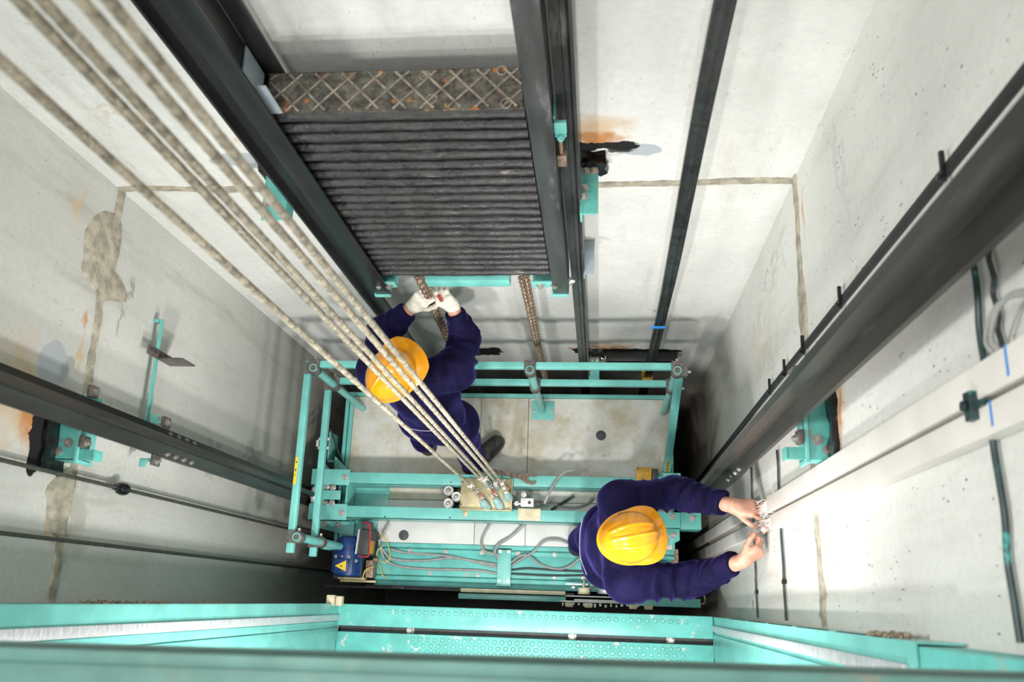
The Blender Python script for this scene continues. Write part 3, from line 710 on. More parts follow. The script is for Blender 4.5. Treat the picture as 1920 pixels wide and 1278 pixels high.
for (x, y) in ((.002, .991), (-1.194, .358)):
    b = BM(); lathe(b, (x, y, -.002), (0, 0, 1), [(.031, 0), (.031, .004), (.025, .006), (.0, .0065)], 28); fin('plug', b, M['plug'], car)
# stepped front channel
b = BM()
prism(b, [(.312, -.05), (.312, .002), (.288, .002), (.288, -.022), (.279, -.022), (.279, -.004), (.259, -.004), (.259, -.03), (.250, -.03), (.250, -.026), (.125, -.026),
          (.125, -.032), (.117, -.032), (.117, -.008), (.094, -.008), (.094, -.034), (.086, -.034), (.086, -.012), (.062, -.012), (.062, -.30), (.07, -.30), (.07, -.05)], 0, -1.36, X1)
fin('front_channel', b, M['teal_dust'], car, .0015)
for k in range(7):
    b = BM(); hexbolt(b, (-1.15 + k * .22, .268, -.004), (0, 0, 1), .009, .006); fin('bolt', b, M['bolt'], car)
for k in range(6):
    b = BM(); hexbolt(b, (-1.02 + k * .23 + (.06 if k % 2 else 0), .137, -.026), (0, 0, 1), .008, .006); fin('bolt', b, M['bolt'], car)
def channel(y0, y1, web_front):
    b = BM(); z0, z1, tk = .055, .205, .009
    wf = y0 if web_front else y1 - tk
    box(b, (-1.60, y0, z1 - tk), (.30, y1, z1)); box(b, (-1.60, y0, z0), (.30, y1, z0 + tk)); box(b, (-1.60, wf, z0), (.30, wf + tk, z1))
    return fin('cross_beam', b, M['teal'], car, .003)
c1 = channel(.636, .708, True); c2 = channel(.436, .508, True)
for (x, y) in ((-.885, .66), (-.39, .66), (-.88, .452), (-1.27, .448)):
    b = BM(); cyl(b, (x, y, .2045), (x, y, .2058), .005, seg=12); fin('bolt_hole', b, M['dark_box'], c1 if y > .6 else c2)
# end plates of the cross-head, bolted (left end and right end)
def endplates(sx, xa, xb):
    lo, hi = min(xa, xb), max(xa, xb)
    b = BM(); box(b, (lo, .628, .206), (hi, .722, .214)); box(b, (lo, .422, .206), (hi, .516, .214)); box(b, (lo + .055, .50, -.04), (lo + .065, .65, .20)); box(b, (hi - .02, .43, .02), (hi - .012, .71, .20))
    pl = fin('end_plate', b, M['teal'], car, .002)
    for x in (lo + .05, hi - .03):
        for y in (.675, .465):
            b = BM(); hexbolt(b, (x, y, .214), (0, 0, 1), .013, .012); fin('bolt', b, M['steel'], pl)
    return pl
endplates(-1, -1.735, -1.50)
b = BM(); prism(b, [(-1.72, .385), (-1.50, .34), (-1.50, .43), (-1.72, .43)], 2, .02, .03); fin('gusset', b, M['teal'], car, .002)
b = BM(); prism(b, [(-1.72, .73), (-1.66, .73), (-1.72, .80)], 2, .08, .09); prism(b, [(-1.64, .73), (-1.54, .73), (-1.64, .82)], 2, .08, .09); fin('gusset', b, M['teal'], car, .002)
for (x, y) in ((-1.69, .41), (-1.60, .405), (-1.46, .37), (-1.42, .37)):
    b = BM(); hexbolt(b, (x, y, .03 if x < -1.5 else -.004), (0, 0, 1), .012, .012); fin('bolt', b, M['bolt'], car)
b = BM(); box(b, (.20, .425, .206), (.455, .512, .214)); prism(b, [(.455, .425), (.455, .36), (.40, .33), (.36, .33), (.36, .425)], 2, .15, .158); prism(b, [(.20, .425), (.30, .425), (.30, .34), (.27, .33), (.24, .36)], 2, .16, .168)
rp = fin('end_plate', b, M['teal_worn'], car, .002)
for (x, y, z) in ((.26, .49, .214), (.41, .49, .214), (.30, .455, .214), (.42, .39, .158), (.275, .37, .168), (.35, .44, .214)):
    b = BM(); hexbolt(b, (x, y, z), (0, 0, 1), .013, .012); fin('bolt', b, M['steel'], rp)
b = BM(); box(b, (.30, .636, .12), (.47, .75, .128)); prism(b, [(.33, .128), (.35, .20), (.37, .128)], 1, .72, .728); prism(b, [(.40, .128), (.44, .21), (.45, .128)], 1, .72, .728); fin('saw_plate', b, M['teal'], car, .001)
b = BM(); prism(b, [(.28, .20), (.37, .15), (.28, .08), (.27, .08), (.27, .18)], 2, .15, .158); fin('gusset', b, M['teal'], car, .002)
b = BM(); box(b, (.42, .12, -.04), (.46, .32, -.02)); fin('side_rail_stub', b, M['chain'], car)
# upright and post stubs left of the roof, below the railing
b = BM(); box(b, (-1.70, .80, -.6), (-1.692, .98, .06)); box(b, (-1.70, .79, -.5), (-1.66, .80, .05)); fin('side_plate', b, M['teal'], car, .002)
b = BM(); box(b, (-1.74, .85, .16), (-1.66, .865, .175)); box(b, (-1.74, .85, .16), (-1.727, .92, .175)); box(b, (-1.74, .905, .16), (-1.66, .92, .175)); fin('limit_cam', b, M['white_metal'], car, .001)
b = BM(); cyl(b, (-1.70, 1.0, .05), (-1.58, .72, .01), .006, seg=8); fin('stay_rod', b, M['dark_box'], car)

# guide shoes
def guide_shoe(label, cx, sgn):
    t = thing('roller_guide', label, 'roller guide', (cx, .567, .03))
    b = BM(); box(b, (cx - .02, .515, .02), (cx + .03, .62, .10))
    prism(b, [(cx - .035, .48), (cx + .018, .48), (cx + .034, .50), (cx + .034, .635), (cx + .018, .655), (cx - .035, .655)], 2, .10, .20); fin('housing', b, M['teal'], t, .006)
    b = BM(); lathe(b, (cx - sgn * .045, .567, .16), (sgn, 0, 0), [(.034, 0), (.058, 0), (.062, .006), (.062, .020), (.058, .026), (.034, .026)], 28); fin('roller', b, M['bare'], t)
    b = BM(); box(b, (cx + .03, .54, .212), (cx + .14, .595, .222)); fin('arm', b, M['teal'], t, .003)
    for (dx, dy) in ((.045, .05), (.045, -.05), (.09, .045), (.09, -.045)):
        b = BM(); hexbolt(b, (cx + dx, .567 + dy, .20 if dx < .06 else .214), (0, 0, 1), .013, .014); fin('bolt', b, M['steel'], t)
    return t
guide_shoe('teal guide roller housing with a steel ring, at the left end of the cross beams', -1.685, 1)
t = thing('guide_shoe', 'teal speckled guide shoe plate at the right end of the cross beams', 'guide shoe', (.51, .47, .0))
b = BM(); box(b, (.458, .42, .02), (.575, .515, .20)); fin('plate', b, M['teal_chip'], t, .003)
b = BM(); hexbolt(b, (.525, .485, .20), (0, 0, 1), .014, .012); fin('bolt', b, M['steel'], t)
b = BM(); tube(b, [(.245, .255, .06), (.27, .24, .13), (.33, .20, .12), (.40, .20, .05)], .014, 10)
tag(fin('pale_cable', b, M['cream'], None), 'pale cable end poking out beside the right worker helmet', 'cable')

# hitch plate on the cross-head
t = thing('hitch_plate', 'brass coloured steel hitch tray between the cross beams, holding the rope ends', 'hitch plate', (-.668, .59, .21))
b = BM(); box(b, (-.822, .50, .206), (-.512, .685, .216)); box(b, (-.822, .494, .206), (-.512, .501, .25)); box(b, (-.520, .50, .206), (-.512, .685, .245)); fin('tray', b, M['zinc_gold'], t, .002)
for (x, y) in ((-.812, .66), (-.815, .53)):
    b = BM(); cyl(b, (x, y, .215), (x, y, .2175), .005, seg=10); fin('bolt_hole', b, M['dark_box'], t)
b = BM(); box(b, (-.80, .462, .206), (-.775, .492, .212)); fin('tab', b, M['zinc_gold'], t, .001)

# spring buffers (three round silver caps)
for (x, y, lab) in ((-.895, .608, 'round silver spring cap beside the hitch tray, the one nearest the back'), (-.846, .574, 'round silver spring cap beside the hitch tray, touching the tray edge'),
                    (-.892, .534, 'round silver spring cap beside the hitch tray, the one nearest the front')):
    t = thing('spring_cap', lab, 'spring cap', (x, y, .0), 'round silver spring caps by the hitch tray')
    b = BM(); lathe(b, (x, y, .004), (0, 0, 1), [(.030, 0), (.030, .20), (.027, .206), (.0, .206)], 24); fin('barrel', b, M['dark_box'], t)
    b = BM(); lathe(b, (x, y, .211), (0, 0, 1), [(.0305, -.012), (.0305, 0), (.028, .004), (.020, .0035), (.018, .006), (.0, .006)], 24); fin('rim', b, M['steel'], t)
    b = BM(); lathe(b, (x, y, .217), (0, 0, 1), [(.014, 0), (.012, .012), (.006, .02), (.0, .021)], 16); fin('nipple', b, M['steel'], t)

# open-ended wrench lying across the rear beam
def wrench():
    A = V((-.655, .735, .2115)); B = V((-.445, .692, .2115)); d = (B - A).normalized(); s = V((-d.y, d.x, 0))
    b = BM()
    P = lambda u, w: A + d * u + s * w
    outline = [P(0, .010), P(.02, .013), P(.19, .0125), P(.205, .018), P(.225, .031), P(.262, .034), P(.283, .024), P(.268, .019), P(.250, .020), P(.238, .012), P(.236, .0), P(.240, -.010), P(.256, -.014), P(.282, -.004), P(.287, -.014), P(.268, -.030), P(.235, -.030), P(.205, -.020), P(.19, -.0125), P(.02, -.013), P(0, -.010)]
    top = [b.verts.new(p + V((0, 0, .006))) for p in outline]; bot = [b.verts.new(p - V((0, 0, .004))) for p in outline]
    n = len(outline)
    for k in range(n): b.faces.new((bot[k], bot[(k + 1) % n], top[(k + 1) % n], top[k]))
    f1 = b.faces.new(top); f2 = b.faces.new(bot[::-1]); bmesh.ops.triangulate(b, faces=[f1, f2])
    return fin('wrench', b, M['wrench'], None, .0)
tag(wrench(), 'rusty open ended wrench lying across the rear cross beam', 'wrench')

# limit switch on its bracket
t = thing('limit_switch', 'white limit switch with black plunger on a cream bracket, between the cross beams', 'switch', (-.41, .52, .20))
b = BM(); box(b, (-.478, .445, .206), (-.345, .513, .212)); box(b, (-.478, .505, .19), (-.345, .513, .235)); fin('bracket', b, M['cream'], t, .003)
for x in (-.465, -.36):
    b = BM(); hexbolt(b, (x, .458, .212), (0, 0, 1), .006, .005); fin('screw', b, M['steel'], t)
b = BM(); box(b, (-.462, .522, .205), (-.385, .572, .25)); fin('body', b, M['white_metal'], t, .006)
b = BM(); cyl(b, (-.41, .545, .25), (-.41, .545, .2535), .009, seg=14); fin('eye', b, M['tar'], t)
b = BM(); box(b, (-.384, .53, .21), (-.345, .56, .24)); cyl(b, (-.345, .545, .225), (-.33, .545, .225), .012, seg=12); fin('gland', b, M['dark_box'], t, .003)
b = BM(); cyl(b, (-.50, .54, .23), (-.462, .54, .23), .008, seg=10); lathe(b, (-.485, .54, .224), (0, 0, 1), [(.014, 0), (.014, .012), (.0, .012)], 14); fin('plunger', b, M['steel'], t)
b = BM(); cyl(b, (-.445, .59, .22), (-.445, .572, .22), .008, seg=10); cyl(b, (-.445, .59, .216), (-.445, .59, .24), .016, seg=12); fin('knob', b, M['steel'], t)

# motor with warning sign
t = thing('door_motor', 'blue electric motor with a yellow warning triangle, at the front left of the car roof', 'motor', (-1.485, .21, .02))
b = BM(); lathe(b, (-1.485, .10, .15), (0, 1, 0), [(.055, 0), (.078, .006), (.086, .03), (.086, .175), (.080, .20), (.070, .22), (.05, .232), (.0, .234)], 28)
m0 = fin('stator', b, M['blue'], t, 0, 40)
b = BM()
for a in list(range(-60, 61, 12)):
    if abs(a) < 20: continue
    r = math.radians(a); u = V((math.sin(r), 0, math.cos(r))); s = V((math.cos(r), 0, -math.sin(r)))
    c = V((-1.485, 0, .15))
    p = [c + u * .083 + s * .002, c + u * .095 + s * .0015, c + u * .095 - s * .0015, c + u * .083 - s * .002]
    A = [b.verts.new(q + V((0, .125, 0))) for q in p]; B = [b.verts.new(q + V((0, .27, 0))) for q in p]
    for k in range(4): b.faces.new((A[k], A[(k + 1) % 4], B[(k + 1) % 4], B[k]))
    b.faces.new(A[::-1]); b.faces.new(B)
fin('cooling_fins', b, M['blue'], m0)
b = BM(); box(b, (-1.545, .115, .215), (-1.455, .20, .242)); box(b, (-1.553, .205, .21), (-1.445, .222, .232)); fin('terminal_cover', b, M['blue'], t, .008)
for (x, y) in ((-1.538, .212), (-1.50, .212), (-1.46, .212), (-1.42, .19)):
    b = BM(); hexbolt(b, (x, y, .228 if x < -1.45 else .21), (0, 0, 1), .007, .007); fin('bolt', b, M['bolt'], t)
b = BM(); prism(b, [(-1.535, .158), (-1.470, .128), (-1.470, .190)], 2, .2425, .2440); sg = fin('warning_sign', b, M['sign_yellow'], t); sg['label'] = 'yellow triangle with a black lightning bolt'
b = BM(); prism(b, [(-1.515, .158), (-1.497, .163), (-1.500, .155), (-1.484, .158), (-1.498, .150), (-1.495, .157)], 2, .2440, .2446); fin('lightning_bolt', b, M['sign_black'], sg)
for (p, q) in (((-1.528, .158), (-1.474, .133)), ((-1.474, .133), (-1.474, .185)), ((-1.474, .185), (-1.528, .158))):
    pass
b = BM(); box(b, (-1.57, .088, .0), (-1.40, .100, .05)); box(b, (-1.56, .072, .0), (-1.34, .086, .03)); fin('foot', b, M['zinc_gold'], t, .002)
b = BM(); box(b, (-1.565, .10, .0), (-1.555, .33, .10)); box(b, (-1.42, .10, .0), (-1.41, .33, .10)); fin('mount_plate', b, M['dark_box'], t)
# tilted junction box with red rim
t = thing('junction_box', 'dark grey box with a red rim and orange side label, right of the blue motor', 'junction box', (-1.37, .30, .02))
rz = Matrix.Rotation(math.radians(-4), 3, 'Z')
b = BM(); box(b, (-1.408, .225, .02), (-1.345, .368, .235), rz); fin('body', b, M['dark_box'], t, .003)
b = BM(); box(b, (-1.414, .225, .10), (-1.409, .366, .255), rz, (-1.37, .3, .1)); fin('cover_edge', b, M['white_metal'], t, .001)
b = BM()
tube(b, [(-1.404, .217, .238), (-1.352, .214, .236), (-1.343, .232, .232), (-1.342, .34, .236), (-1.352, .40, .24), (-1.385, .412, .235)], .0045, 8, 4); fin('red_rim', b, M['red'], t)
b = BM(); box(b, (-1.345, .235, .12), (-1.338, .31, .21), rz, (-1.37, .3, .1)); fin('side_label', b, M['amber'], t, .001)
b = BM(); box(b, (-1.40, .37, .14), (-1.35, .42, .22), rz); fin('hood', b, M['dark_box'], t, .004)
b = BM(); box(b, (-1.39, .10, .0), (-1.345, .20, .10)); cyl(b, (-1.345, .205, .10), (-1.315, .205, .10), .014, seg=12); fin('terminal_block', b, M['chain'], t, .003)

# amber box at the right end of the rear beam
t = thing('stop_switch_box', 'amber yellow box on the rear cross beam, behind the right worker', 'switch box', (.25, .71, .2))
b = BM(); box(b, (.205, .668, .207), (.292, .762, .27), Matrix.Rotation(math.radians(-4), 3, 'Z')); fin('body', b, M['amber'], t, .006)
b = BM(); box(b, (.293, .676, .207), (.33, .755, .262), Matrix.Rotation(math.radians(-4), 3, 'Z')); fin('lid', b, M['dark_box'], t, .008)
for (x, y) in ((.215, .68), (.215, .75), (.28, .68)):
    b = BM(); cyl(b, (x, y, .269), (x, y, .273), .006, seg=10); fin('screw', b, M['sole'], t)

# ------------------------------------------------------------------ cables on the car roof
def cable(label, pts, r=.0075, mat='grey_cable', z=.012, name='cable', lift=None):
    b = BM(); P = [(x, y, (z if lift is None else lift[i])) for i, (x, y) in enumerate(pts)]
    tube(b, P, r, 10, 8); return tag(fin(name, b, M[mat], None), label, 'cable')
zc = -.026 + .009
cable('grey cable from the junction box to the clamp plate, the one nearest the roof sheet', [(-1.284, .427), (-1.321, .347), (-1.334, .299), (-1.287, .237), (-1.236, .213), (-1.072, .211), (-.878, .233), (-.715, .206), (-.611, .184)], lift=[.03, .03, .03, .0, zc, zc, zc, zc, zc])
cable('grey cable from the junction box to the clamp plate, the middle one', [(-1.262, .272), (-1.173, .256), (-.943, .245), (-.78, .222), (-.612, .200)], lift=[.02, .0, zc, zc, zc])
cable('grey cable from the junction box to the clamp plate, the one nearest the door', [(-1.334, .325), (-1.305, .221), (-1.217, .176), (-1.036, .163), (-.842, .165), (-.713, .163), (-.61, .148)], lift=[.05, .01, zc, zc, zc, zc, zc])
cable('grey cable arching from under the front beam, left of the clamp plate', [(-.64, .47), (-.664, .435), (-.706, .362), (-.709, .31), (-.685, .275), (-.60, .255)], lift=[.06, .03, .012, .02, .02, .01])
cable('grey double cable curving down to the clamp plate from the front beam', [(-.434, .46), (-.528, .373), (-.607, .318), (-.628, .271), (-.605, .225)], .0095, lift=[.04, .012, .02, .02, zc])
cable('grey cable in a high arch right of the clamp plate', [(-.529, .196), (-.475, .232), (-.397, .280), (-.335, .341), (-.255, .352), (-.19, .335)], lift=[zc, .01, .02, .03, .03, .02])
cable('grey cable in an S curve right of the clamp plate', [(-.53, .215), (-.476, .252), (-.429, .257), (-.348, .207), (-.252, .186), (-.174, .206), (-.111, .25), (-.032, .216)], lift=[.0, .02, .02, zc, zc, .0, .02, .01])
cable('dark cable running right along the front channel, the farther of two', [(-.528, .172), (-.426, .184), (-.268, .178), (-.0, .175)], .006, 'dark_cable', zc)
cable('dark cable running right along the front channel, the nearer of two', [(-.527, .150), (-.267, .147), (-.0, .158)], .006, 'dark_cable', zc)
cable('grey cable arching over the rear beam from the limit switch', [(-.325, .545), (-.298, .605), (-.253, .684), (-.206, .735), (-.165, .745)], .009, lift=[.225, .235, .222, .215, .20])
cable('thin dark cable slanting between the two cross beams', [(-.297, .528), (-.22, .576), (-.158, .615)], .008, 'dark_cable', .03)
cable('grey cable curving between the cross beams at the right', [(-.282, .553), (-.157, .545), (-.08, .569), (-.043, .61)], .008, 'grey_cable', .03)
cable('yellow wire looped in a ring beside the junction box', [(-1.319, .362), (-1.275, .300), (-1.253, .222), (-1.284, .190), (-1.325, .205), (-1.335, .25), (-1.30, .29)], .0035, 'yellow_wire', .07, 'wire')
cable('yellow wire arching in front of the blue motor', [(-1.40, .085), (-1.385, .14), (-1.335, .165)], .0035, 'yellow_wire', .12, 'wire')
cable('yellow green wire tail hanging over the front channel', [(-1.325, .179), (-1.311, .127), (-1.287, .106)], .0035, 'yellow_wire', .01, 'wire')
t = thing('cable_clamp_plate', 'teal plate bolted upright across the cables in the middle of the front channel', 'clamp plate', (-.572, .2, -.02))
b = BM(); box(b, (-.612, .085, .004), (-.530, .295, .009)); box(b, (-.612, .285, -.02), (-.530, .295, .009)); box(b, (-.618, .075, -.01), (-.524, .085, .012)); fin('plate', b, M['teal'], t, .002)
for (x, y) in ((-.597, .278), (-.545, .278), (-.597, .108), (-.545, .108)):
    b = BM(); hexbolt(b, (x, y, .009), (0, 0, 1), .007, .006); fin('bolt', b, M['steel'], t)

# ------------------------------------------------------------------ railing round the roof
rail = thing('safety_railing', 'teal tubular safety railing round the rear and left sides of the lift roof', 'railing', (-.6, 1.165, 0))
def sq(a, c, w, h):                                # rectangular bar between two points along x or y
    b = BM(); a = V(a); c = V(c)
    lo = V((min(a.x, c.x), min(a.y, c.y), min(a.z, c.z))); hi = V((max(a.x, c.x), max(a.y, c.y), max(a.z, c.z)))
    if abs(c.x - a.x) > abs(c.y - a.y): lo -= V((0, w / 2, h)); hi += V((0, w / 2, 0))
    else: lo -= V((w / 2, 0, h)); hi += V((w / 2, 0, 0))
    box(b, lo, hi); return b
for z, nm in ((1.012, 'top_rail'), (.645, 'mid_rail')):
    fin(nm, sq((-1.545, 1.168, z), (.405, 1.168, z), .036, .036), M['teal'], rail, .005)
    r_ = fin(nm, sq((-1.548, 1.185, z - .002), (-1.548, .19, z - .002), .036, .036), M['teal'], rail, .005)
    if z > .9:
        b = BM(); box(b, (-1.563, .53, z - .001), (-1.548, .67, z + .0005)); lb = fin('warning_label', b, M['sign_yellow'], r_); lb['label'] = 'yellow sticker with small black marks'
        for k, y in enumerate((.575, .597, .605, .640)):
            b = BM(); box(b, (-1.5585, y, z), (-1.5525, y + .004 + .004 * (k % 2), z + .0012)); fin('printed_mark', b, M['sign_black'], lb)
def pipe(p0, p1, ro=.021, ri=.0165):
    b = BM(); p0 = V(p0); p1 = V(p1); d = p1 - p0
    lathe(b, p0, d, [(ri, .001), (ri + .0, 0), (ro, 0), (ro, d.length), (ri, d.length), (ri, d.length - .10), (.0, d.length - .10)], 22, False)
    return fin('post', b, M['teal'], rail, 0, 40)
for (x, y, zt) in ((-1.512, 1.142, 1.03), (-.365, 1.140, 1.03), (.386, 1.142, 1.03), (-1.512, .268, 1.03)):
    pipe((x, y, .26 if y < 1 else .0), (x, y, zt))
    if y < 1:
        b = BM(); box(b, (-1.618, y - .02, .262), (x, y + .02, .285)); box(b, (-1.618, y - .02, -.04), (-1.60, y + .02, .285)); fin('post_arm', b, M['teal'], rail, .003)
    for zc_ in (.995, .63):
        b = BM(); lathe(b, (x, y, zc_ - .034), (0, 0, 1), [(.0215, 0), (.030, .002), (.031, .030), (.030, .064), (.0215, .066)], 22)
        yy = 1.168 if y > 1 else y
        if y > 1: box(b, (x - .030, y + .012, zc_ - .032), (x + .030, 1.192, zc_ + .030))
        if x < -1: box(b, (-1.572, y - .030, zc_ - .032), (x - .010, y + .030, zc_ + .028))
        if x > 0: box(b, (x, y - .026, zc_ - .034), (x + .052, y + .026, zc_ + .026))
        cl = fin('clamp', b, M['cast'], rail, .003)
        b = BM()
        if y > 1: cyl(b, (x, 1.192, zc_), (x, 1.21, zc_), .008, seg=10)
        else: cyl(b, (x, y + .028, zc_), (x, y + .045, zc_), .008, seg=10)
        fin('set_screw', b, M['steel'], cl)
        if x > 0:
            b = BM(); cyl(b, (x + .05, y, zc_), (x + .068, y, zc_), .008, seg=10); fin('set_screw', b, M['steel'], cl)
    b = BM()
    if -1 < x < 0: box(b, (x - .065, 1.150 - .065, .0005), (x + .075, 1.150 + .05, .007))
    elif x > 0: box(b, (x - .04, y - .04, .0005), (x + .04, y + .04, .007))
    else: box(b, (x - .04, y - .04, .0005), (x + .04, y + .04, .007))
    if not -1 < x < 0:
        b.free(); continue
    fp = fin('foot_plate', b, M['teal'], rail, .0015)
    if -1 < x < 0:
        for dx in (-.05, .06):
            b = BM(); hexbolt(b, (x + dx, 1.14, .007), (0, 0, 1), .007, .006); fin('bolt', b, M['steel'], fp)
# sloping brace at the right end
b = BM(); A = V((.398, 1.14, .97)); B = V((.392, .745, .03)); d = (B - A).normalized(); u = V((1, 0, 0)); v = d.cross(u)
R1 = [b.verts.new(A + u * (.021 * sx) + v * (.021 * sy)) for sx, sy in ((-1, -1), (1, -1), (1, 1), (-1, 1))]
R2 = [b.verts.new(B + u * (.021 * sx) + v * (.021 * sy)) for sx, sy in ((-1, -1), (1, -1), (1, 1), (-1, 1))]
for k in range(4): b.faces.new((R1[k], R1[(k + 1) % 4], R2[(k + 1) % 4], R2[k]))
b.faces.new(R1[::-1]); b.faces.new(R2)
br = fin('brace', b, M['teal'], rail, .004)
n_ = v if v.z > 0 else -v
p = A.lerp(B, .80) + n_ * .0215; q = A.lerp(B, .93) + n_ * .0215
b = BM(); vs = [b.verts.new(p + u * -.009), b.verts.new(p + u * .009), b.verts.new(q + u * .009), b.verts.new(q + u * -.009)]
b.faces.new(vs); bmesh.ops.solidify(b, geom=b.faces[:], thickness=.0008)
lb = fin('warning_label', b, M['sign_yellow'], br); lb['label'] = 'yellow sticker with small black marks'
for f in (.15, .3, .38, .6, .72):
    b = BM()
    c = p.lerp(q, f) + n_ * .0012; e = p.lerp(q, f + .045) + n_ * .0012
    vs = [b.verts.new(c + u * -.003), b.verts.new(c + u * .003), b.verts.new(e + u * .003), b.verts.new(e + u * -.003)]; b.faces.new(vs)
    fin('printed_mark', b, M['sign_black'], lb)

# ------------------------------------------------------------------ door operator along the front of the car
t = thing('door_operator', 'door operator track with cream belt, pulleys and levers along the front edge of the car', 'door operator', (-.5, .04, -.05))
b = BM(); box(b, (-1.645, .040, .035), (-.15, .050, .060)); box(b, (-1.40, .052, -.02), (-.80, .060, .03)); fin('track', b, M['dark_box'], t, .001)
b = BM(); box(b, (-.815, .036, .055), (-.20, .058, .085)); fin('belt', b, M['cream'], t, .003)
b = BM(); box(b, (-.835, -.002, -.06), (-.20, .030, .03)); fin('header_plate', b, M['teal'], t, .002)
b = BM(); box(b, (.17, -.008, -.05), (.575, .040, .045)); fin('header_plate', b, M['teal'], t, .002)
b = BM(); lathe(b, (-.093, .045, .07), (0, 1, 0), [(.014, 0), (.036, .001), (.038, .005), (.034, .008), (.034, .030), (.038, .033), (.036, .037), (.014, .038)], 28); fin('pulley', b, M['cream'], t)
b = BM(); lathe(b, (.035, .050, .04), (0, 1, 0), [(.016, 0), (.050, .001), (.052, .006), (.046, .010), (.046, .020), (.052, .024), (.050, .028), (.016, .029)], 28); fin('pulley', b, M['bare'], t)
b = BM(); box(b, (-.20, .030, .02), (.20, .038, .05)); box(b, (-.15, .008, .03), (.10, .018, .055)); fin('lever', b, M['white_metal'], t, .002)
b = BM(); box(b, (-.20, .096, .04), (-.07, .106, .06)); cyl(b, (-.155, .09, .04), (-.155, .075, .04), .012, seg=12); fin('lever', b, M['white_metal'], t, .002)
b = BM(); cyl(b, (-.093, .09, .07), (-.093, .122, .07), .005, seg=8); cyl(b, (-.093, .083, .07), (-.093, .095, .07), .012, seg=10); fin('axle', b, M['steel'], t)
b = BM(); box(b, (.03, .098, .02), (.085, .104, .05)); box(b, (.03, .098, .05), (.085, .118, .056)); fin('guard', b, M['white_metal'], t, .001)
rnd = random.Random(9)
for k in range(15):
    x = -.215 + k * .031; b = BM(); y = -.006 + rnd.uniform(-.004, .006)
    cyl(b, (x, y, .05), (x, y - .012 - .01 * rnd.random(), .05), .005 + .004 * rnd.random(), seg=8); fin('stud', b, M['white_metal'], t)
b = BM(); box(b, (-.23, .0, .03), (.21, .008, .058)); fin('hanger_bar', b, M['white_metal'], t, .002)
for x in (-.178, -.067, .190, .278):
    b = BM(); prism(b, [(x - .026, -.002), (x + .026, -.002), (x + .022, -.028), (x - .022, -.028)], 2, .01, .06); fin('buffer_block', b, M['cream'], t, .004)
b = BM(); tube(b, [(.55, .06, -.03), (.60, .07, -.03), (.605, .02, -.03), (.56, .01, -.03)], .005, 8); fin('wire_frame', b, M['zinc_gold'], t)
b = BM(); box(b, (-.84, .046, .058), (-.79, .056, .066)); box(b, (-1.22, .040, .06), (-1.15, .056, .085)); fin('belt_joint', b, M['dark_box'], t, .001)
# ------------------------------------------------------------------ counterweight
cw = thing('counterweight_frame', 'black channel frame of the counterweight with teal bottom beam, holding the slab stack', 'counterweight frame', (-.56, 1.36, 1.82))
def upright(xo, xi, sgn):
    """U channel, open towards the slabs; xo outer face, xi tip of the flanges"""
    w = .009; y0, y1 = 1.268, 1.448
    poly = [(xo, y0), (xi, y0), (xi, y0 + w), (xo + sgn * w, y0 + w), (xo + sgn * w, y1 - w), (xi, y1 - w), (xi, y1), (xo, y1)]
    b = BM(); prism(b, poly, 2, 1.825, 4.45); return fin('upright', b, M['black_steel'] if sgn > 0 else M['black_worn'], cw, .003)
upright(-.985, -.915, 1); upright(-.138, -.205, -1)
b = BM(); box(b, (-.985, 1.268, 4.45), (-.138, 1.448, 4.60)); fin('top_beam', b, M['black_steel'], cw, .004)
b = BM(); box(b, (-.745, 1.285, 1.872), (-.385, 1.42, 1.948)); fin('bottom_beam', b, M['teal'], cw, .003)
for (x0, x1) in ((-.975, -.875), (-.29, -.15)):
    b = BM(); box(b, (x0, 1.277, 1.885), (x1, 1.285, 1.948)); box(b, (x0, 1.285, 1.885), (x1, 1.42, 1.893)); lg = fin('lug', b, M['teal'], cw, .002)
    for f in (.25, .68):
        b = BM(); hexbolt(b, (x0 + (x1 - x0) * f, 1.277, 1.917), (0, -1, 0), .013, .012); fin('bolt', b, M['steel'], lg)
for x0 in (-.992, -.212):
    b = BM(); box(b, (x0, 1.262, 1.80), (x0 + .07, 1.30, 1.826)); fin('shoe_end', b, M['teal'], cw, .003)
b = BM(); hexbolt(b, (-.133, 1.30, 1.90), (1, 0, 0), .014, .016); fin('bolt', b, M['steel'], cw)
b = BM(); box(b, (-.136, 1.30, 3.12), (-.132, 1.36, 3.22)); box(b, (-.136, 1.29, 3.14), (-.10, 1.30, 3.20)); hexbolt(b, (-.118, 1.292, 3.13), (0, -1, 0), .012, .014)
fin('guide_lug', b, M['teal'], cw, .002)
b = BM(); box(b, (-.136, 1.30, 2.92), (-.108, 1.33, 2.99)); cyl(b, (-.122, 1.31, 2.99), (-.122, 1.31, 3.13), .006, seg=8); fin('rod_bracket', b, M['chain'], cw, .004)

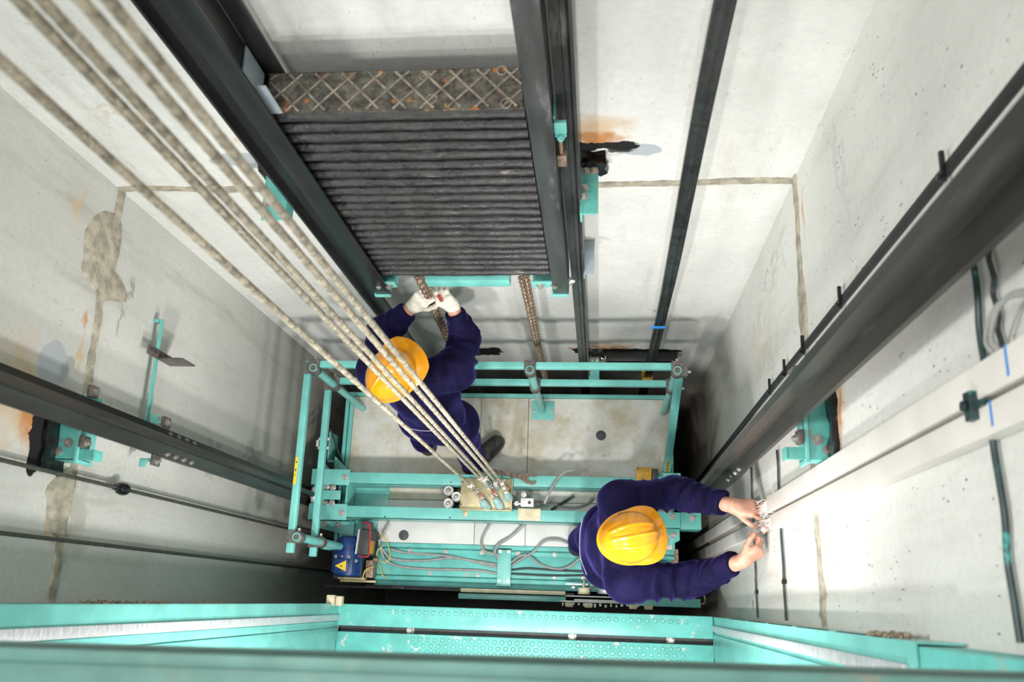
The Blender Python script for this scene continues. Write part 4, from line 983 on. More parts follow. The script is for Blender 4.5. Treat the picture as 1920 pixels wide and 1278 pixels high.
# the slabs: black tarred castings, one mesh each
ORD = ['second', 'third', 'fourth', 'fifth', 'sixth', 'seventh', 'eighth', 'ninth', 'tenth', 'eleventh', 'twelfth', 'thirteenth', 'fourteenth', 'fifteenth', 'sixteenth', 'seventeenth', 'eighteenth', 'nineteenth', 'twentieth', 'twenty-first']
NS = 22; ZB, ZT = 1.953, 3.258; HS = (ZT - ZB) / NS
def slab_mesh(z0, h, seed, top=False):
    b = BM(); n = 60; xs0, xs1 = (-.962, -.213)
    prof = [(1.440, 0), (1.440, h * .985), (1.314, h * .985), (1.304, h * .95), (1.2955, h * .84), (1.293, h * .66), (1.2955, h * .48), (1.302, h * .34), (1.309, h * .24), (1.314, h * .12), (1.316, 0)]
    rings = []
    for k in range(n + 1):
        x = xs0 + (xs1 - xs0) * k / n
        rg = []
        for (y, z) in prof:
            j = 0.0
            if y < 1.32:
                j = .0032 * noise.noise(V((x * 7, z * 22 + seed * 3.1, seed))) + .0018 * noise.noise(V((x * 34, z * 50, seed * 7.7)))
            rg.append(b.verts.new((x, y + j, z0 + z + .0012 * noise.noise(V((x * 14, seed, 2))) * (1 if 0 < z < h * .9 else 0))))
        rings.append(rg)
    skinrings(b, rings); b.faces.new(rings[0][::-1]); b.faces.new(rings[-1])
    return b
zz = ZB
for i in range(NS):
    h = HS * (1 + .10 * math.sin(i * 2.7)) if i < NS - 1 else ZT - zz
    top = i == NS - 1
    num = NS - 1 - i
    lab = ('topmost counterweight slab, its upper face rusty with a diamond lattice of raised ribs' if top else
           'black tarred counterweight slab, %s from the top of the stack' % ORD[num - 1] if i > 0 else 'black tarred counterweight slab, lowest of the stack, resting on the teal beam')
    if top:
        t = thing('filler_weight', lab, 'counterweight slab', (-.587, 1.37, zz), 'counterweight slabs stacked in the frame')
        fin('casting', slab_mesh(zz, h - .004, i), M['slab'], t, 0, 50)
        b = BM(); box(b, (-.955, 1.306, ZT - .006), (-.22, 1.436, ZT - .001)); bmesh.ops.subdivide_edges(b, edges=b.edges[:], cuts=24, use_grid_fill=True)
        for v in b.verts:
            if v.co.z > ZT - .002: v.co.z += .003 * noise.noise(v.co * 60)
        fin('upper_face', b, M['slabtop'], t, 0, 60)
        b = BM(); y0, y1 = 1.312, 1.431; st = .078
        for k in range(-1, 11):
            for s in (1, -1):
                xa = -.975 + k * st; xb = xa + (y1 - y0) * .98
                if s < 0: xa, xb = xb, xa
                p, q = V((xa, y0, ZT)), V((xb, y1, ZT))
                # clip to the casting
                def clip(p, q):
                    lo, hi = -.952, -.223
                    for e, sg in ((lo, 1), (hi, -1)):
                        if sg * (p.x - e) < 0 and sg * (q.x - e) < 0: return None
                        if sg * (p.x - e) < 0: p = p.lerp(q, (e - p.x) / (q.x - p.x))
                        elif sg * (q.x - e) < 0: q = q.lerp(p, (e - q.x) / (p.x - q.x))
                    return p, q
                r = clip(p, q)
                if r is None or (r[0] - r[1]).length < .01: continue
                cyl(b, r[0], r[1], .0042, seg=6)
        fin('lattice_ribs', b, M['rib'], t)
        b = BM()
        for (x, y) in ((-.50, 1.415), (-.475, 1.34), (-.28, 1.425), (-.265, 1.32)): lathe(b, (x, y, ZT - .002), (0, 0, 1), [(.013, 0), (.016, .002), (.016, .004), (.012, .004), (.012, 0)], 16)
        fin('ring_marks', b, M['rib'], t)
        b = BM(); box(b, (-.965, 1.30, ZT - .03), (-.915, 1.306, ZT + .10)); box(b, (-.968, 1.30, ZT - .03), (-.963, 1.39, ZT + .10))
    else:
        o = fin('filler_weight', slab_mesh(zz, h * .985, i), M['slab'], None, 0, 50)
        tag(o, lab, 'counterweight slab', 'counterweight slabs stacked in the frame')
    zz += h
# pale angle clip at the head of the left upright
b.free()
b = BM(); box(b, (-.973, 1.300, 3.265), (-.900, 1.306, 3.40)); box(b, (-.974, 1.306, 3.265), (-.968, 1.43, 3.40))
tag(fin('steel_angle', b, M['pale_grey'], None, .0015), 'pale grey angle clip at the top left corner of the slab stack', 'bracket')

# compensation chains hanging below the counterweight
def chain_mesh(bm, pts, r=.0052, L=.034, wdt=.011):
    P = catmull(pts, 20); d = [0.0]
    for a, c in zip(P[:-1], P[1:]): d.append(d[-1] + (c - a).length)
    n = int(d[-1] / (L * .72)); j = 0
    for k in range(n):
        s = (k + .5) * L * .72
        while j < len(d) - 2 and d[j + 1] < s: j += 1
        f = (s - d[j]) / max(1e-6, d[j + 1] - d[j]); c = P[j].lerp(P[j + 1], f); t = (P[j + 1] - P[j]).normalized()
        u, v = frame(t, (0, 1, 0.01)); u, v = (u, v) if k % 2 else (v, -u)
        a = L / 2 - wdt
        path = []
        for q in range(12):
            th = 2 * PI * q / 12
            path.append(c + u * (wdt * math.cos(th)) + t * (wdt * math.sin(th) + (a if math.sin(th) > 0 else -a)))
        rings = []
        for q in range(12):
            tt = (path[(q + 1) % 12] - path[q - 1]).normalized(); nn = tt.cross(v).normalized()
            rings.append(ring(bm, path[q], nn, v, r, 6))
        skinrings(bm, rings + [rings[0]])
b = BM(); chain_mesh(b, [(-.792, 1.33, 1.87), (-.797, 1.33, 1.60), (-.812, 1.335, 1.2), (-.826, 1.335, .80), (-.83, 1.34, .2), (-.83, 1.34, -1.2)], .0065, .042, .0135)
chain_mesh(b, [(-.784, 1.335, 1.87), (-.787, 1.335, 1.60), (-.803, 1.34, 1.2), (-.816, 1.34, .80), (-.82, 1.345, .2), (-.82, 1.345, -1.2)], .0055, .040, .012)
tag(fin('compensation_chain', b, M['chain'], None, 0, 60), 'rusty brown chain under the counterweight, held in the gloved hands', 'chain')
b = BM(); chain_mesh(b, [(-.342, 1.33, 1.87), (-.343, 1.33, 1.5), (-.347, 1.33, .9), (-.348, 1.33, .4), (-.35, 1.33, -1.2)], .0052, .036, .011)
chain_mesh(b, [(-.322, 1.335, 1.87), (-.326, 1.335, 1.5), (-.336, 1.335, .9), (-.341, 1.335, .4), (-.343, 1.335, -1.2)], .005, .036, .011)
tag(fin('compensation_chain', b, M['chain'], None, 0, 60), 'rusty brown double chain hanging free under the counterweight, above the middle railing post', 'chain')

# flat travelling cable
b = BM(); pts = []
rings = []
for i in range(110):
    z = ZLO + 7.1 * i / 109.0
    tw = .16 * math.sin(z * 1.7) + .12 * math.sin(z * 5.3 + 1)
    c = V((.292 + .010 * math.sin(z * 1.3 + .4) + .004 * z, 1.40 + .012 * math.sin(z * 2.1), z))
    u = V((math.cos(tw), math.sin(tw), 0)); v = V((-math.sin(tw), math.cos(tw), 0))
    sec = []
    for (a, h) in ((-.029, 0), (-.027, -.006), (-.020, -.0075), (-.012, -.0045), (-.004, -.0085), (.004, -.0085), (.012, -.0045), (.020, -.0075), (.027, -.006), (.029, 0), (.022, .006), (-.022, .006)):
        sec.append(b.verts.new(c + u * a + v * (h + .0015 * noise.noise(V((a * 60, z * 12, 3))))))
    rings.append(sec)
skinrings(b, rings); b.faces.new(rings[0][::-1]); b.faces.new(rings[-1])
tag(fin('travelling_cable', b, M['ribbon'], None, 0, 50), 'black flat ribbed travelling cable hanging in front of the back wall', 'cable')
b = BM(); box(b, (.262, 1.375, -.18), (.330, 1.435, -.12)); box(b, (.255, 1.39, -.12), (.275, 1.42, .06))
tag(fin('cable_clip', b, M['amber'], None, .004), 'orange clip on the travelling cable just behind the rear railing', 'clip')
b = BM(); box(b, (.258, 1.382, .96), (.332, 1.39, .985)); 
tag(fin('tape_band', b, M['blue_tape'], None, .002), 'blue tape band round the black travelling cable', 'tape')

# ------------------------------------------------------------------ suspension ropes and their sockets
ROPES = [(-.743, .621, -.655, .512, 'leftmost suspension rope, single, nearest the left view edge'),
         (-.682, .656, -.655, .650, 'suspension rope, the paler strand of the middle pair'),
         (-.660, .663, -.580, .514, 'suspension rope, the darker strand of the middle pair'),
         (-.588, .636, -.612, .634, 'suspension rope, the left strand of the right hand pair'),
         (-.557, .637, -.532, .568, 'suspension rope, rightmost of the five, crossing the yellow helmet')]
base = None
for i, (x, y, sx, sy, lab) in enumerate(ROPES):
    b = BM(); rope_mesh(b, (0, 0, 0), (0, 0, 4.2), .0085, 6, .085, 9)
    if base is None:
        base = fin('suspension_rope', b, M['rope'], None, 0, 80, loc=(0, 0, 0)); o = base
    else:
        b.free(); o = base.copy(); C.objects.link(o)
    ztop = .46
    o.location = (x, y, ztop); o.rotation_euler = (0, 0, i * .4)
    tag(o, lab + ', twisted steel wire', 'wire rope', 'suspension ropes rising from the hitch tray')
    S0 = V((sx, sy, .218)); T0 = V((x, y, ztop + .01)); d = (T0 - S0)
    t = thing('rope_socket', ['pale teal rope socket at the front left of the hitch tray', 'pale teal rope socket at the back left of the hitch tray', 'pale teal rope socket at the front middle of the hitch tray',
                              'pale teal rope socket at the back middle of the hitch tray', 'pale teal rope socket at the right end of the hitch tray'][i], 'rope socket', S0, 'rope sockets on the hitch tray')
    b = BM(); lathe(b, S0, d, [(.021, .0), (.026, .004), (.026, .055), (.019, .085), (.014, .1), (.0, .1)], 14); fin('socket_body', b, M['socket'], t)
    b = BM(); cyl(b, S0 + d * .3, S0 + d * .99, .0075, seg=10); u, v = frame(d)
    cyl(b, S0 + d * .35 + u * .012, S0 + d * .9 + u * .010, .0065, seg=8); fin('rod', b, M['rope'], t)
    for f in (.42, .66, .90):
        b = BM(); c = S0 + d * f
        box(b, c + V((-.013, -.010, -.008)), c + V((.015, .012, .010)), Matrix.Rotation(i * .5, 3, 'Z')); cyl(b, c + v * .012 - u * .01, c + v * .024 - u * .01, .006, seg=6); cyl(b, c + v * .012 + u * .014, c + v * .022 + u * .014, .006, seg=6)
        fin('rope_clip', b, M['white_chalk'] if f != .66 else M['steel'], t, .003)
    b = BM(); c = S0 + d * .52; tube(b, [c + u * .016, c + u * .02 + v * .012, c + v * .02, c - u * .016 + v * .008], .005, 8, 4); fin('seal_tag', b, M['pink'], t)
# ------------------------------------------------------------------ people: smooth-blended implicit surfaces, polygonised once
class Field:
    """signed-distance field on a grid; shapes blend smoothly so every body or garment is one continuous surface"""
    def __init__(s, lo, hi, vox):
        s.lo = np.array(lo, np.float32); s.vox = vox
        s.n = np.ceil((np.array(hi) - s.lo) / vox).astype(int) + 1
        s.f = np.full(tuple(s.n), 0.06, np.float32)
    def block(s, lo, hi):
        a = np.maximum(0, np.floor((np.array(lo) - s.lo) / s.vox).astype(int)); b = np.minimum(s.n, np.ceil((np.array(hi) - s.lo) / s.vox).astype(int) + 1)
        if np.any(b <= a): return None
        ax_ = [s.lo[i] + s.vox * np.arange(a[i], b[i], dtype=np.float32) for i in range(3)]
        X, Y, Z = np.meshgrid(*ax_, indexing='ij', sparse=True)
        return tuple(slice(a[i], b[i]) for i in range(3)), X, Y, Z
    def put(s, sl, d, k, sub=False):
        f = s.f[sl]
        if sub: s.f[sl] = np.maximum(f, -d); return
        h = np.maximum(k - np.abs(f - d), 0) / max(k, 1e-6)
        s.f[sl] = np.minimum(f, d) - h * h * k * .25
    def cone(s, a, b, ra, rb, k=.03, fold=None, flat=None, squash=None):
        """tapered limb from a to b. fold=(amp, freq, twist, lo, hi): cloth rings; flat: cut square at b; squash=(axis, factor) flattens the section"""
        a = np.array(a, np.float32); b = np.array(b, np.float32); m = max(ra, rb) + k + .03
        if squash: m *= max(1.0, 1 / squash[1])
        r = s.block(np.minimum(a, b) - m, np.maximum(a, b) + m)
        if r is None: return
        sl, X, Y, Z = r; d = b - a; L2 = float(d @ d); L = math.sqrt(L2)
        px, py, pz = X - a[0], Y - a[1], Z - a[2]
        t = np.clip((px * d[0] + py * d[1] + pz * d[2]) / L2, 0, 1)
        qx, qy, qz = px - t * d[0], py - t * d[1], pz - t * d[2]
        if squash:
            q = np.array(squash[0], np.float32); q /= np.linalg.norm(q); e = qx * q[0] + qy * q[1] + qz * q[2]
            w = e * (1 / squash[1] - 1); qx = qx + w * q[0]; qy = qy + w * q[1]; qz = qz + w * q[2]
        dist = np.sqrt(qx * qx + qy * qy + qz * qz)
        rad = ra + t * (rb - ra)
        if fold:
            amp, fr, tw, lo, hi = fold
            u, v = frame(V(d)); th1 = (qx * u[0] + qy * u[1] + qz * u[2]) / np.maximum(dist, 1e-4); th2 = (qx * v[0] + qy * v[1] + qz * v[2]) / np.maximum(dist, 1e-4)
            ph = t * L * fr + tw * th1 + .8 * tw * th2 * th1 + .5 * np.sin(5 * t + 2 * th2)
            rg = 1.35 * (1 - np.abs(np.sin(ph * .8))) ** 1.4 - .45
            win = np.clip((t - lo) * 6, 0, 1) * np.clip((hi - t) * 6, 0, 1)
            rad = rad + amp * rg * win * (.65 + .35 * th2)
        dd = dist - rad
        if squash: dd = dd * min(1.0, squash[1] * 1.3)
        if flat is not None:
            n = d / L; dd = np.maximum(dd, (X - b[0]) * n[0] + (Y - b[1]) * n[1] + (Z - b[2]) * n[2] - flat)
        s.put(sl, dd, k)
    def ell(s, c, rx, R=None, k=.03, sub=False):
        c = np.array(c, np.float32); m = max(rx) + k + .02; r = s.block(c - m, c + m)
        if r is None: return
        sl, X, Y, Z = r; px, py, pz = X - c[0], Y - c[1], Z - c[2]
        R = np.eye(3) if R is None else np.array(R)
        q = [px * R[i][0] + py * R[i][1] + pz * R[i][2] for i in range(3)]
        k0 = np.sqrt(sum((q[i] / rx[i]) ** 2 for i in range(3))); k1 = np.sqrt(sum((q[i] / rx[i] ** 2) ** 2 for i in range(3)))
        s.put(sl, k0 * (k0 - 1) / np.maximum(k1, 1e-5), k, sub)
    def wrinkle(s, fn):
        ax_ = [s.lo[i] + s.vox * np.arange(s.n[i], dtype=np.float32) for i in range(3)]
        X, Y, Z = np.meshgrid(*ax_, indexing='ij', sparse=True); s.f += fn(X, Y, Z).astype(np.float32)
    def mesh(s, name, smooth=2):
        f = s.f; ins = f < 0
        cnt = np.zeros(tuple(s.n - 1), np.uint8)
        for dx in (0, 1):
            for dy in (0, 1):
                for dz in (0, 1):
                    cnt += ins[dx:dx + s.n[0] - 1, dy:dy + s.n[1] - 1, dz:dz + s.n[2] - 1]
        cells = np.argwhere((cnt > 0) & (cnt < 8))
        idx = np.full(tuple(s.n - 1), -1, np.int32); idx[tuple(cells.T)] = np.arange(len(cells))
        acc = np.zeros((len(cells), 3)); num = np.zeros(len(cells))
        C8 = [(x, y, z) for x in (0, 1) for y in (0, 1) for z in (0, 1)]
        val = {c: f[cells[:, 0] + c[0], cells[:, 1] + c[1], cells[:, 2] + c[2]] for c in C8}
        for c in C8:
            for a in range(3):
                if c[a]: continue
                e = list(c); e[a] = 1; e = tuple(e)
                v0, v1 = val[c], val[e]; m = (v0 < 0) != (v1 < 0)
                t = np.where(m, v0 / np.where(m, v0 - v1, 1), 0)
                p = np.tile(np.array(c, float), (len(cells), 1)); p[:, a] += t
                acc[m] += p[m]; num += m
        pts = (cells + acc / num[:, None]) * s.vox + s.lo
        quads = []
        for a in range(3):
            b_, c_ = (a + 1) % 3, (a + 2) % 3
            sl0 = [slice(None)] * 3; sl1 = [slice(None)] * 3; sl0[a] = slice(0, -1); sl1[a] = slice(1, None)
            ch = ins[tuple(sl0)] != ins[tuple(sl1)]
            E = np.argwhere(ch); E = E[(E[:, b_] > 0) & (E[:, c_] > 0) & (E[:, b_] < s.n[b_] - 1) & (E[:, c_] < s.n[c_] - 1)]
            st = ins[tuple(E.T)]
            q = []
            for (ob, oc) in ((-1, -1), (0, -1), (0, 0), (-1, 0)):
                g = E.copy(); g[:, b_] += ob; g[:, c_] += oc; q.append(idx[tuple(g.T)])
            q = np.stack(q, 1); q[~st] = q[~st][:, ::-1]; quads.append(q)
        q = np.concatenate(quads).astype(np.int32)
        # light relaxation
        for it in range(smooth):
            su = np.zeros_like(pts); nn = np.zeros(len(pts))
            for k in range(4):
                i, j = q[:, k], q[:, (k + 1) % 4]
                for ax2 in range(3):
                    su[:, ax2] += np.bincount(i, pts[j, ax2], len(pts)) + np.bincount(j, pts[i, ax2], len(pts))
                nn += np.bincount(i, minlength=len(pts)) + np.bincount(j, minlength=len(pts))
            pts = pts * .5 + .5 * su / np.maximum(nn, 1)[:, None]
        return pts, q
def field_obj(name, F, mat, parent, smooth=2):
    pts, q = F.mesh(name, smooth)
    off = np.array(root_world(parent)); pts = pts - off
    me = bpy.data.meshes.new(name)
    me.vertices.add(len(pts)); me.vertices.foreach_set('co', pts.astype(np.float32).ravel())
    me.loops.add(q.size); me.loops.foreach_set('vertex_index', q.ravel())
    me.polygons.add(len(q)); me.polygons.foreach_set('loop_start', np.arange(0, q.size, 4, dtype=np.int32)); me.polygons.foreach_set('loop_total', np.full(len(q), 4, np.int32))
    me.polygons.foreach_set('use_smooth', np.ones(len(q), bool))
    me.update(calc_edges=True); me.validate()
    return link(name, me, mat, parent, None)

def unit(v): return V(v).normalized()
def hand_shapes(wr, d, up, side, curls, spread, thumb, size=1.0, grow=0.0):
    """list of tapered pieces for a hand. wr wrist, d towards knuckles, up = back of the hand, side = towards the thumb.
    curls: for each finger the bend (deg) at its three joints; thumb: (angle out, bend1, bend2, drop)"""
    d = unit(d); up = unit(V(up) - d * V(up).dot(d)); sd = d.cross(up); sd = sd if sd.dot(V(side)) > 0 else -sd
    S_ = size; out = []; tips = []
    P = lambda a, b, c: wr + d * (a * S_) + sd * (b * S_) + up * (c * S_)
    for b0, b1, r0, r1 in ((.018, .030, .019, .0145), (.006, .010, .019, .0145), (-.006, -.011, .018, .0140), (-.016, -.030, .0165, .0125)):
        out.append((P(.008, b0, 0), P(.086 - abs(b1) * .18, b1, .002), r0 * S_ + grow, r1 * S_ + grow, .014))
    lens = ((.044, .026, .022), (.048, .030, .023), (.044, .028, .022), (.034, .021, .019))
    for fi in range(4):
        b = (.030, .010, -.011, -.030)[fi]; base = P(.084 - abs(b) * .18, b, .002)
        ang = 0.0; dirv = unit(d + sd * (spread * (1.5 - fi) * .5)); cur = base
        rr = (.0094, .0096, .0091, .0080)[fi] * S_ + grow
        for j in range(3):
            ang += math.radians(curls[fi][j])
            v = dirv * math.cos(ang) - up * math.sin(ang)
            nx = cur + v * (lens[fi][j] * S_)
            out.append((cur, nx, rr * (1 - .09 * j), rr * (1 - .09 * (j + 1)), .004)); cur = nx
        tips.append((cur, v, up * math.cos(ang) + dirv * math.sin(ang), rr * .75))
    ao, b1, b2, drop = thumb
    base = P(.022, .026, -.006); a = math.radians(ao)
    v = unit(d * math.cos(a) + sd * math.sin(a) - up * drop); cur = base
    for j, (L, bend) in enumerate(((.040, 0), (.032, b1), (.027, b2))):
        if bend:
            c_, s_ = math.cos(math.radians(bend)), math.sin(math.radians(bend))
            inw = unit((d * .8 - sd - up * .25) - v * v.dot(d * .8 - sd - up * .25)); v = unit(v * c_ + inw * s_)
        nx = cur + v * (L * S_); r0 = (.0155, .0118, .0108)[j] * S_ + grow; r1 = (.0118, .0108, .0090)[j] * S_ + grow
        out.append((cur, nx, r0, r1, .010 if j == 0 else .004)); cur = nx
    nb = unit(sd * .6 + up * .6); tips.append((cur, v, unit(nb - v * v.dot(nb)), .0088 * S_))
    return out, tips

def helmet(parent, c, fwd_, up_, L=.150, W=.118, H=.125, ridges=(0.0,)):
    """hard hat: dome with raised ridges, turned rim and front peak. c = centre of the rim plane"""
    fwd_ = unit(fwd_); up_ = unit(V(up_) - fwd_ * V(up_).dot(fwd_)); lf = up_.cross(fwd_)
    loc = root_world(parent)
    def build(nm, mat, mk, ang=40):
        b = BM(); mk(b); bmesh.ops.recalc_face_normals(b, faces=b.faces[:])
        for v in b.verts: v.co = V(c) + fwd_ * v.co.x + lf * v.co.y + up_ * v.co.z
        return fin(nm, b, mat, parent, 0, ang)
    NA, NR = 96, 26
    def rim(a):                                   # outline of the rim: longer at the front
        x = math.cos(a) * L * (.90 if math.cos(a) > 0 else 1.0); y = math.sin(a) * W * (1 + .07 * math.cos(a))
        return x, y
    def dome(b):
        top = None; prev = None
        for i in range(NR + 1):
            t = i / NR; th = t * PI / 2; rr = math.sin(th) ** .86; hh = math.cos(th) ** .92 if t < 1 else 0
            rg = []
            for k in range(NA):
                a = 2 * PI * k / NA; x, y = rim(a); x *= rr; y *= rr; z = H * hh
                lift = 0.0
                for r0 in ridges:
                    e = (y - r0 * (1 - .55 * (x / L) ** 2)) / .0065
                    if abs(x) < L * .86 and t < .93: lift = max(lift, .0042 * max(0, 1 - e * e) ** .7 * min(1, (L * .86 - abs(x)) / .02) * min(1, (.93 - t) / .06))
                q = V((x * .9, y, z + .02)).normalized()
                rg.append(V((x, y, z)) + q * lift)
            if i == 0:
                top = b.verts.new(rg[0]); prev = None; continue
            ring_ = [b.verts.new(p) for p in rg]
            if prev is None:
                for k in range(NA): b.faces.new((top, ring_[k], ring_[(k + 1) % NA]))
            else: skinrings(b, [prev, ring_])
            prev = ring_
        # flare, rim and peak: outward, down, back in
        def brim(a, out, dz):
            x, y = rim(a); f = max(0, math.cos(a)); pk = .044 * min(1, f * 1.25) ** 1.5 if out > 0 else 0
            n = V((math.cos(a) / L, math.sin(a) / W, 0)).normalized()
            return V((x, y, 0)) + n * (out + (pk if out > .004 else 0)) + V((0, 0, dz - .020 * (f ** 2) * (1 if out > .004 else 0)))
        rings_ = [prev]
        for out, dz in ((.0015, -.006), (.006, -.010), (.0085, -.013), (.0085, -.016), (.006, -.017), (-.003, -.014), (-.006, -.006)):
            rings_.append([b.verts.new(brim(2 * PI * k / NA, out, dz)) for k in range(NA)])
        skinrings(b, rings_)
        inner = [b.verts.new(V((rim(2 * PI * k / NA)[0] * .93, rim(2 * PI * k / NA)[1] * .93, .03))) for k in range(NA)]
        skinrings(b, [rings_[-1], inner])
    h = build('helmet', M['helmet'], dome, 50)
    def band(b):
        r0 = [b.verts.new(V((math.cos(2 * PI * k / 48) * L * .86, math.sin(2 * PI * k / 48) * W * .86, -.022))) for k in range(48)]
        r1 = [b.verts.new(V((math.cos(2 * PI * k / 48) * L * .86, math.sin(2 * PI * k / 48) * W * .86, .012))) for k in range(48)]
        skinrings(b, [r0, r1])
    build('head_band', M['rubber'], band)
    for s in (1, -1):                              # accessory slots above the rim
        def slot(b, s=s):
            for x0 in (-.012,):
                p = [V((x0 + u, s * (W * math.sqrt(max(0, 1 - ((x0 + u) / L) ** 2)) * .985 + .0035), .016 + w)) for u, w in ((-.02, -.003), (.024, -.003), (.024, .003), (-.02, .003))]
                q = [v + V((0, -s * .006, 0)) for v in p]
                A = [b.verts.new(v) for v in p]; B = [b.verts.new(v) for v in q]
                for k in range(4): b.faces.new((A[k], A[(k + 1) % 4], B[(k + 1) % 4], B[k]))
                b.faces.new(A[::-1]); b.faces.new(B)
        build('slot', M['sole'], slot)
    return h

def boot(parent, heel, toe, ankle):
    """work boot with its own sole; heel and toe on the ground"""
    heel = V(heel); toe = V(toe); d = unit(toe - heel); s = V((-d.y, d.x, 0)); L = (toe - heel).length
    F = Field(np.minimum(np.array(heel), np.array(toe)) - .10, np.maximum(np.array(heel), np.array(toe)) + np.array((.10, .10, .30)), .0055)
    h = V((0, 0, 1))
    F.cone(heel + d * .045 + h * .05, heel + d * (L * .45) + h * .056, .045, .050, .03)
    F.cone(heel + d * (L * .45) + h * .056, toe - d * .055 + h * .048, .050, .049, .03)
    F.cone(heel + d * .05 + h * .05, V(ankle) + h * .06, .044, .056, .04)
    sl, X, Y, Z = F.block(F.lo, F.lo + F.vox * (F.n - 1)); F.f[sl] = np.maximum(F.f[sl], .022 - Z + 0 * X)
    field_obj('boot', F, M['leather'], parent, 2)
    b = BM(); outl = []
    for k in range(36):
        a = 2 * PI * k / 36; u = math.cos(a); w = math.sin(a)
        hw = .050 + .007 * max(0, u) - .006 * max(0, -u)
        x = L / 2 + (L / 2 - .001) * (abs(u) ** .8) * (1 if u > 0 else -1); y = hw * (abs(w) ** .75) * (1 if w > 0 else -1)
        outl.append(heel + d * x + s * y)
    r0 = [b.verts.new(p + h * .001) for p in outl]; r1 = [b.verts.new(p + h * .026) for p in outl]
    skinrings(b, [r0, r1]); b.faces.new(r0[::-1]); b.faces.new(r1)
    fin('boot_sole', b, M['sole'], parent, .003, 50)

def head_shapes(F, c, f, u):
    """skull, jaw, nose, ears, neck start; c = head centre, f = facing, u = up"""
    f = unit(f); u = unit(V(u) - f * V(u).dot(f)); l = u.cross(f)
    Rm = [list(f), list(l), list(u)]
    P = lambda a, b, e: c + f * a + l * b + u * e
    F.ell(P(-.012, 0, .030), (.096, .074, .088), Rm, .03)
    F.ell(P(.025, 0, -.035), (.066, .060, .080), Rm, .03)
    F.cone(P(.040, .018, -.092), P(.040, -.018, -.092), .024, .024, .03)
    F.cone(P(.082, 0, .012), P(.104, 0, -.026), .0085, .0125, .012)
    for s in (1, -1):
        F.cone(P(.099, s * .010, -.029), P(.092, s * .013, -.028), .007, .007, .008)
        F.ell(P(.078, s * .031, .012), (.012, .017, .012), Rm, .0, True)
        F.ell(P(-.012, s * .078, -.008), (.018, .009, .031), Rm, .008)
        F.cone(P(.072, s * .045, -.024), P(.06, s * .05, -.03), .016, .016, .02)
        F.cone(P(.083, s * .016, .031), P(.075, s * .046, .031), .008, .008, .012)
    F.cone(P(.088, .014, -.060), P(.088, -.014, -.060), .0085, .0085, .01)
    return P, Rm
def face_parts(parent, P):
    for s in (1, -1):
        b = BM(); bmesh.ops.create_uvsphere(b, u_segments=16, v_segments=10, radius=.0125, matrix=Matrix.Translation(P(.073, s * .031, .012))); e = fin('eye', b, M['eye_white'], parent)
        b = BM(); bmesh.ops.create_uvsphere(b, u_segments=12, v_segments=8, radius=.0062, matrix=Matrix.Translation(P(.0812, s * .031, .012))); fin('iris', b, M['eye_dark'], e)
    b = BM(); tube(b, [P(.090, .024, -.062), P(.0955, .010, -.0595), P(.0965, 0, -.0605), P(.0955, -.010, -.0595), P(.090, -.024, -.062)], .0042, 8, 4); fin('mouth', b, M['lips'], parent)
def hair_cap(parent, c, f, u):
    f = unit(f); u = unit(V(u) - f * V(u).dot(f)); l = u.cross(f)
    F = Field(np.array(c) - .16, np.array(c) + .16, .006)
    F.ell(c - f * .020 + u * .026, (.096, .078, .090), [list(f), list(l), list(u)], .01)
    F.ell(c - f * .045 - u * .035, (.062, .066, .055), [list(f), list(l), list(u)], .03)
    F.ell(c + f * .085 - u * .02, (.095, .12, .11), [list(f), list(l), list(u)], 0, True)
    field_obj('hair', F, M['hair'], parent, 1)
def nails(parent, tips, mat):
    for (p, v, up, r) in tips:
        b = BM(); s = v.cross(up).normalized(); c = p + up * (r * .72) - v * .002
        vs = []
        for (a, w, z) in ((-.006, -.7, -.12), (-.006, .7, -.12), (.004, .62, -.1), (.0068, 0, -.1), (.004, -.62, -.1)):
            vs.append(b.verts.new(c + v * a + s * (w * r * .85) + up * (z * r)))
        ctr = b.verts.new(c + up * (r * .16))
        for k in range(5): b.faces.new((vs[k], vs[(k + 1) % 5], ctr))
        fin('nail', b, mat, parent, 0, 80)

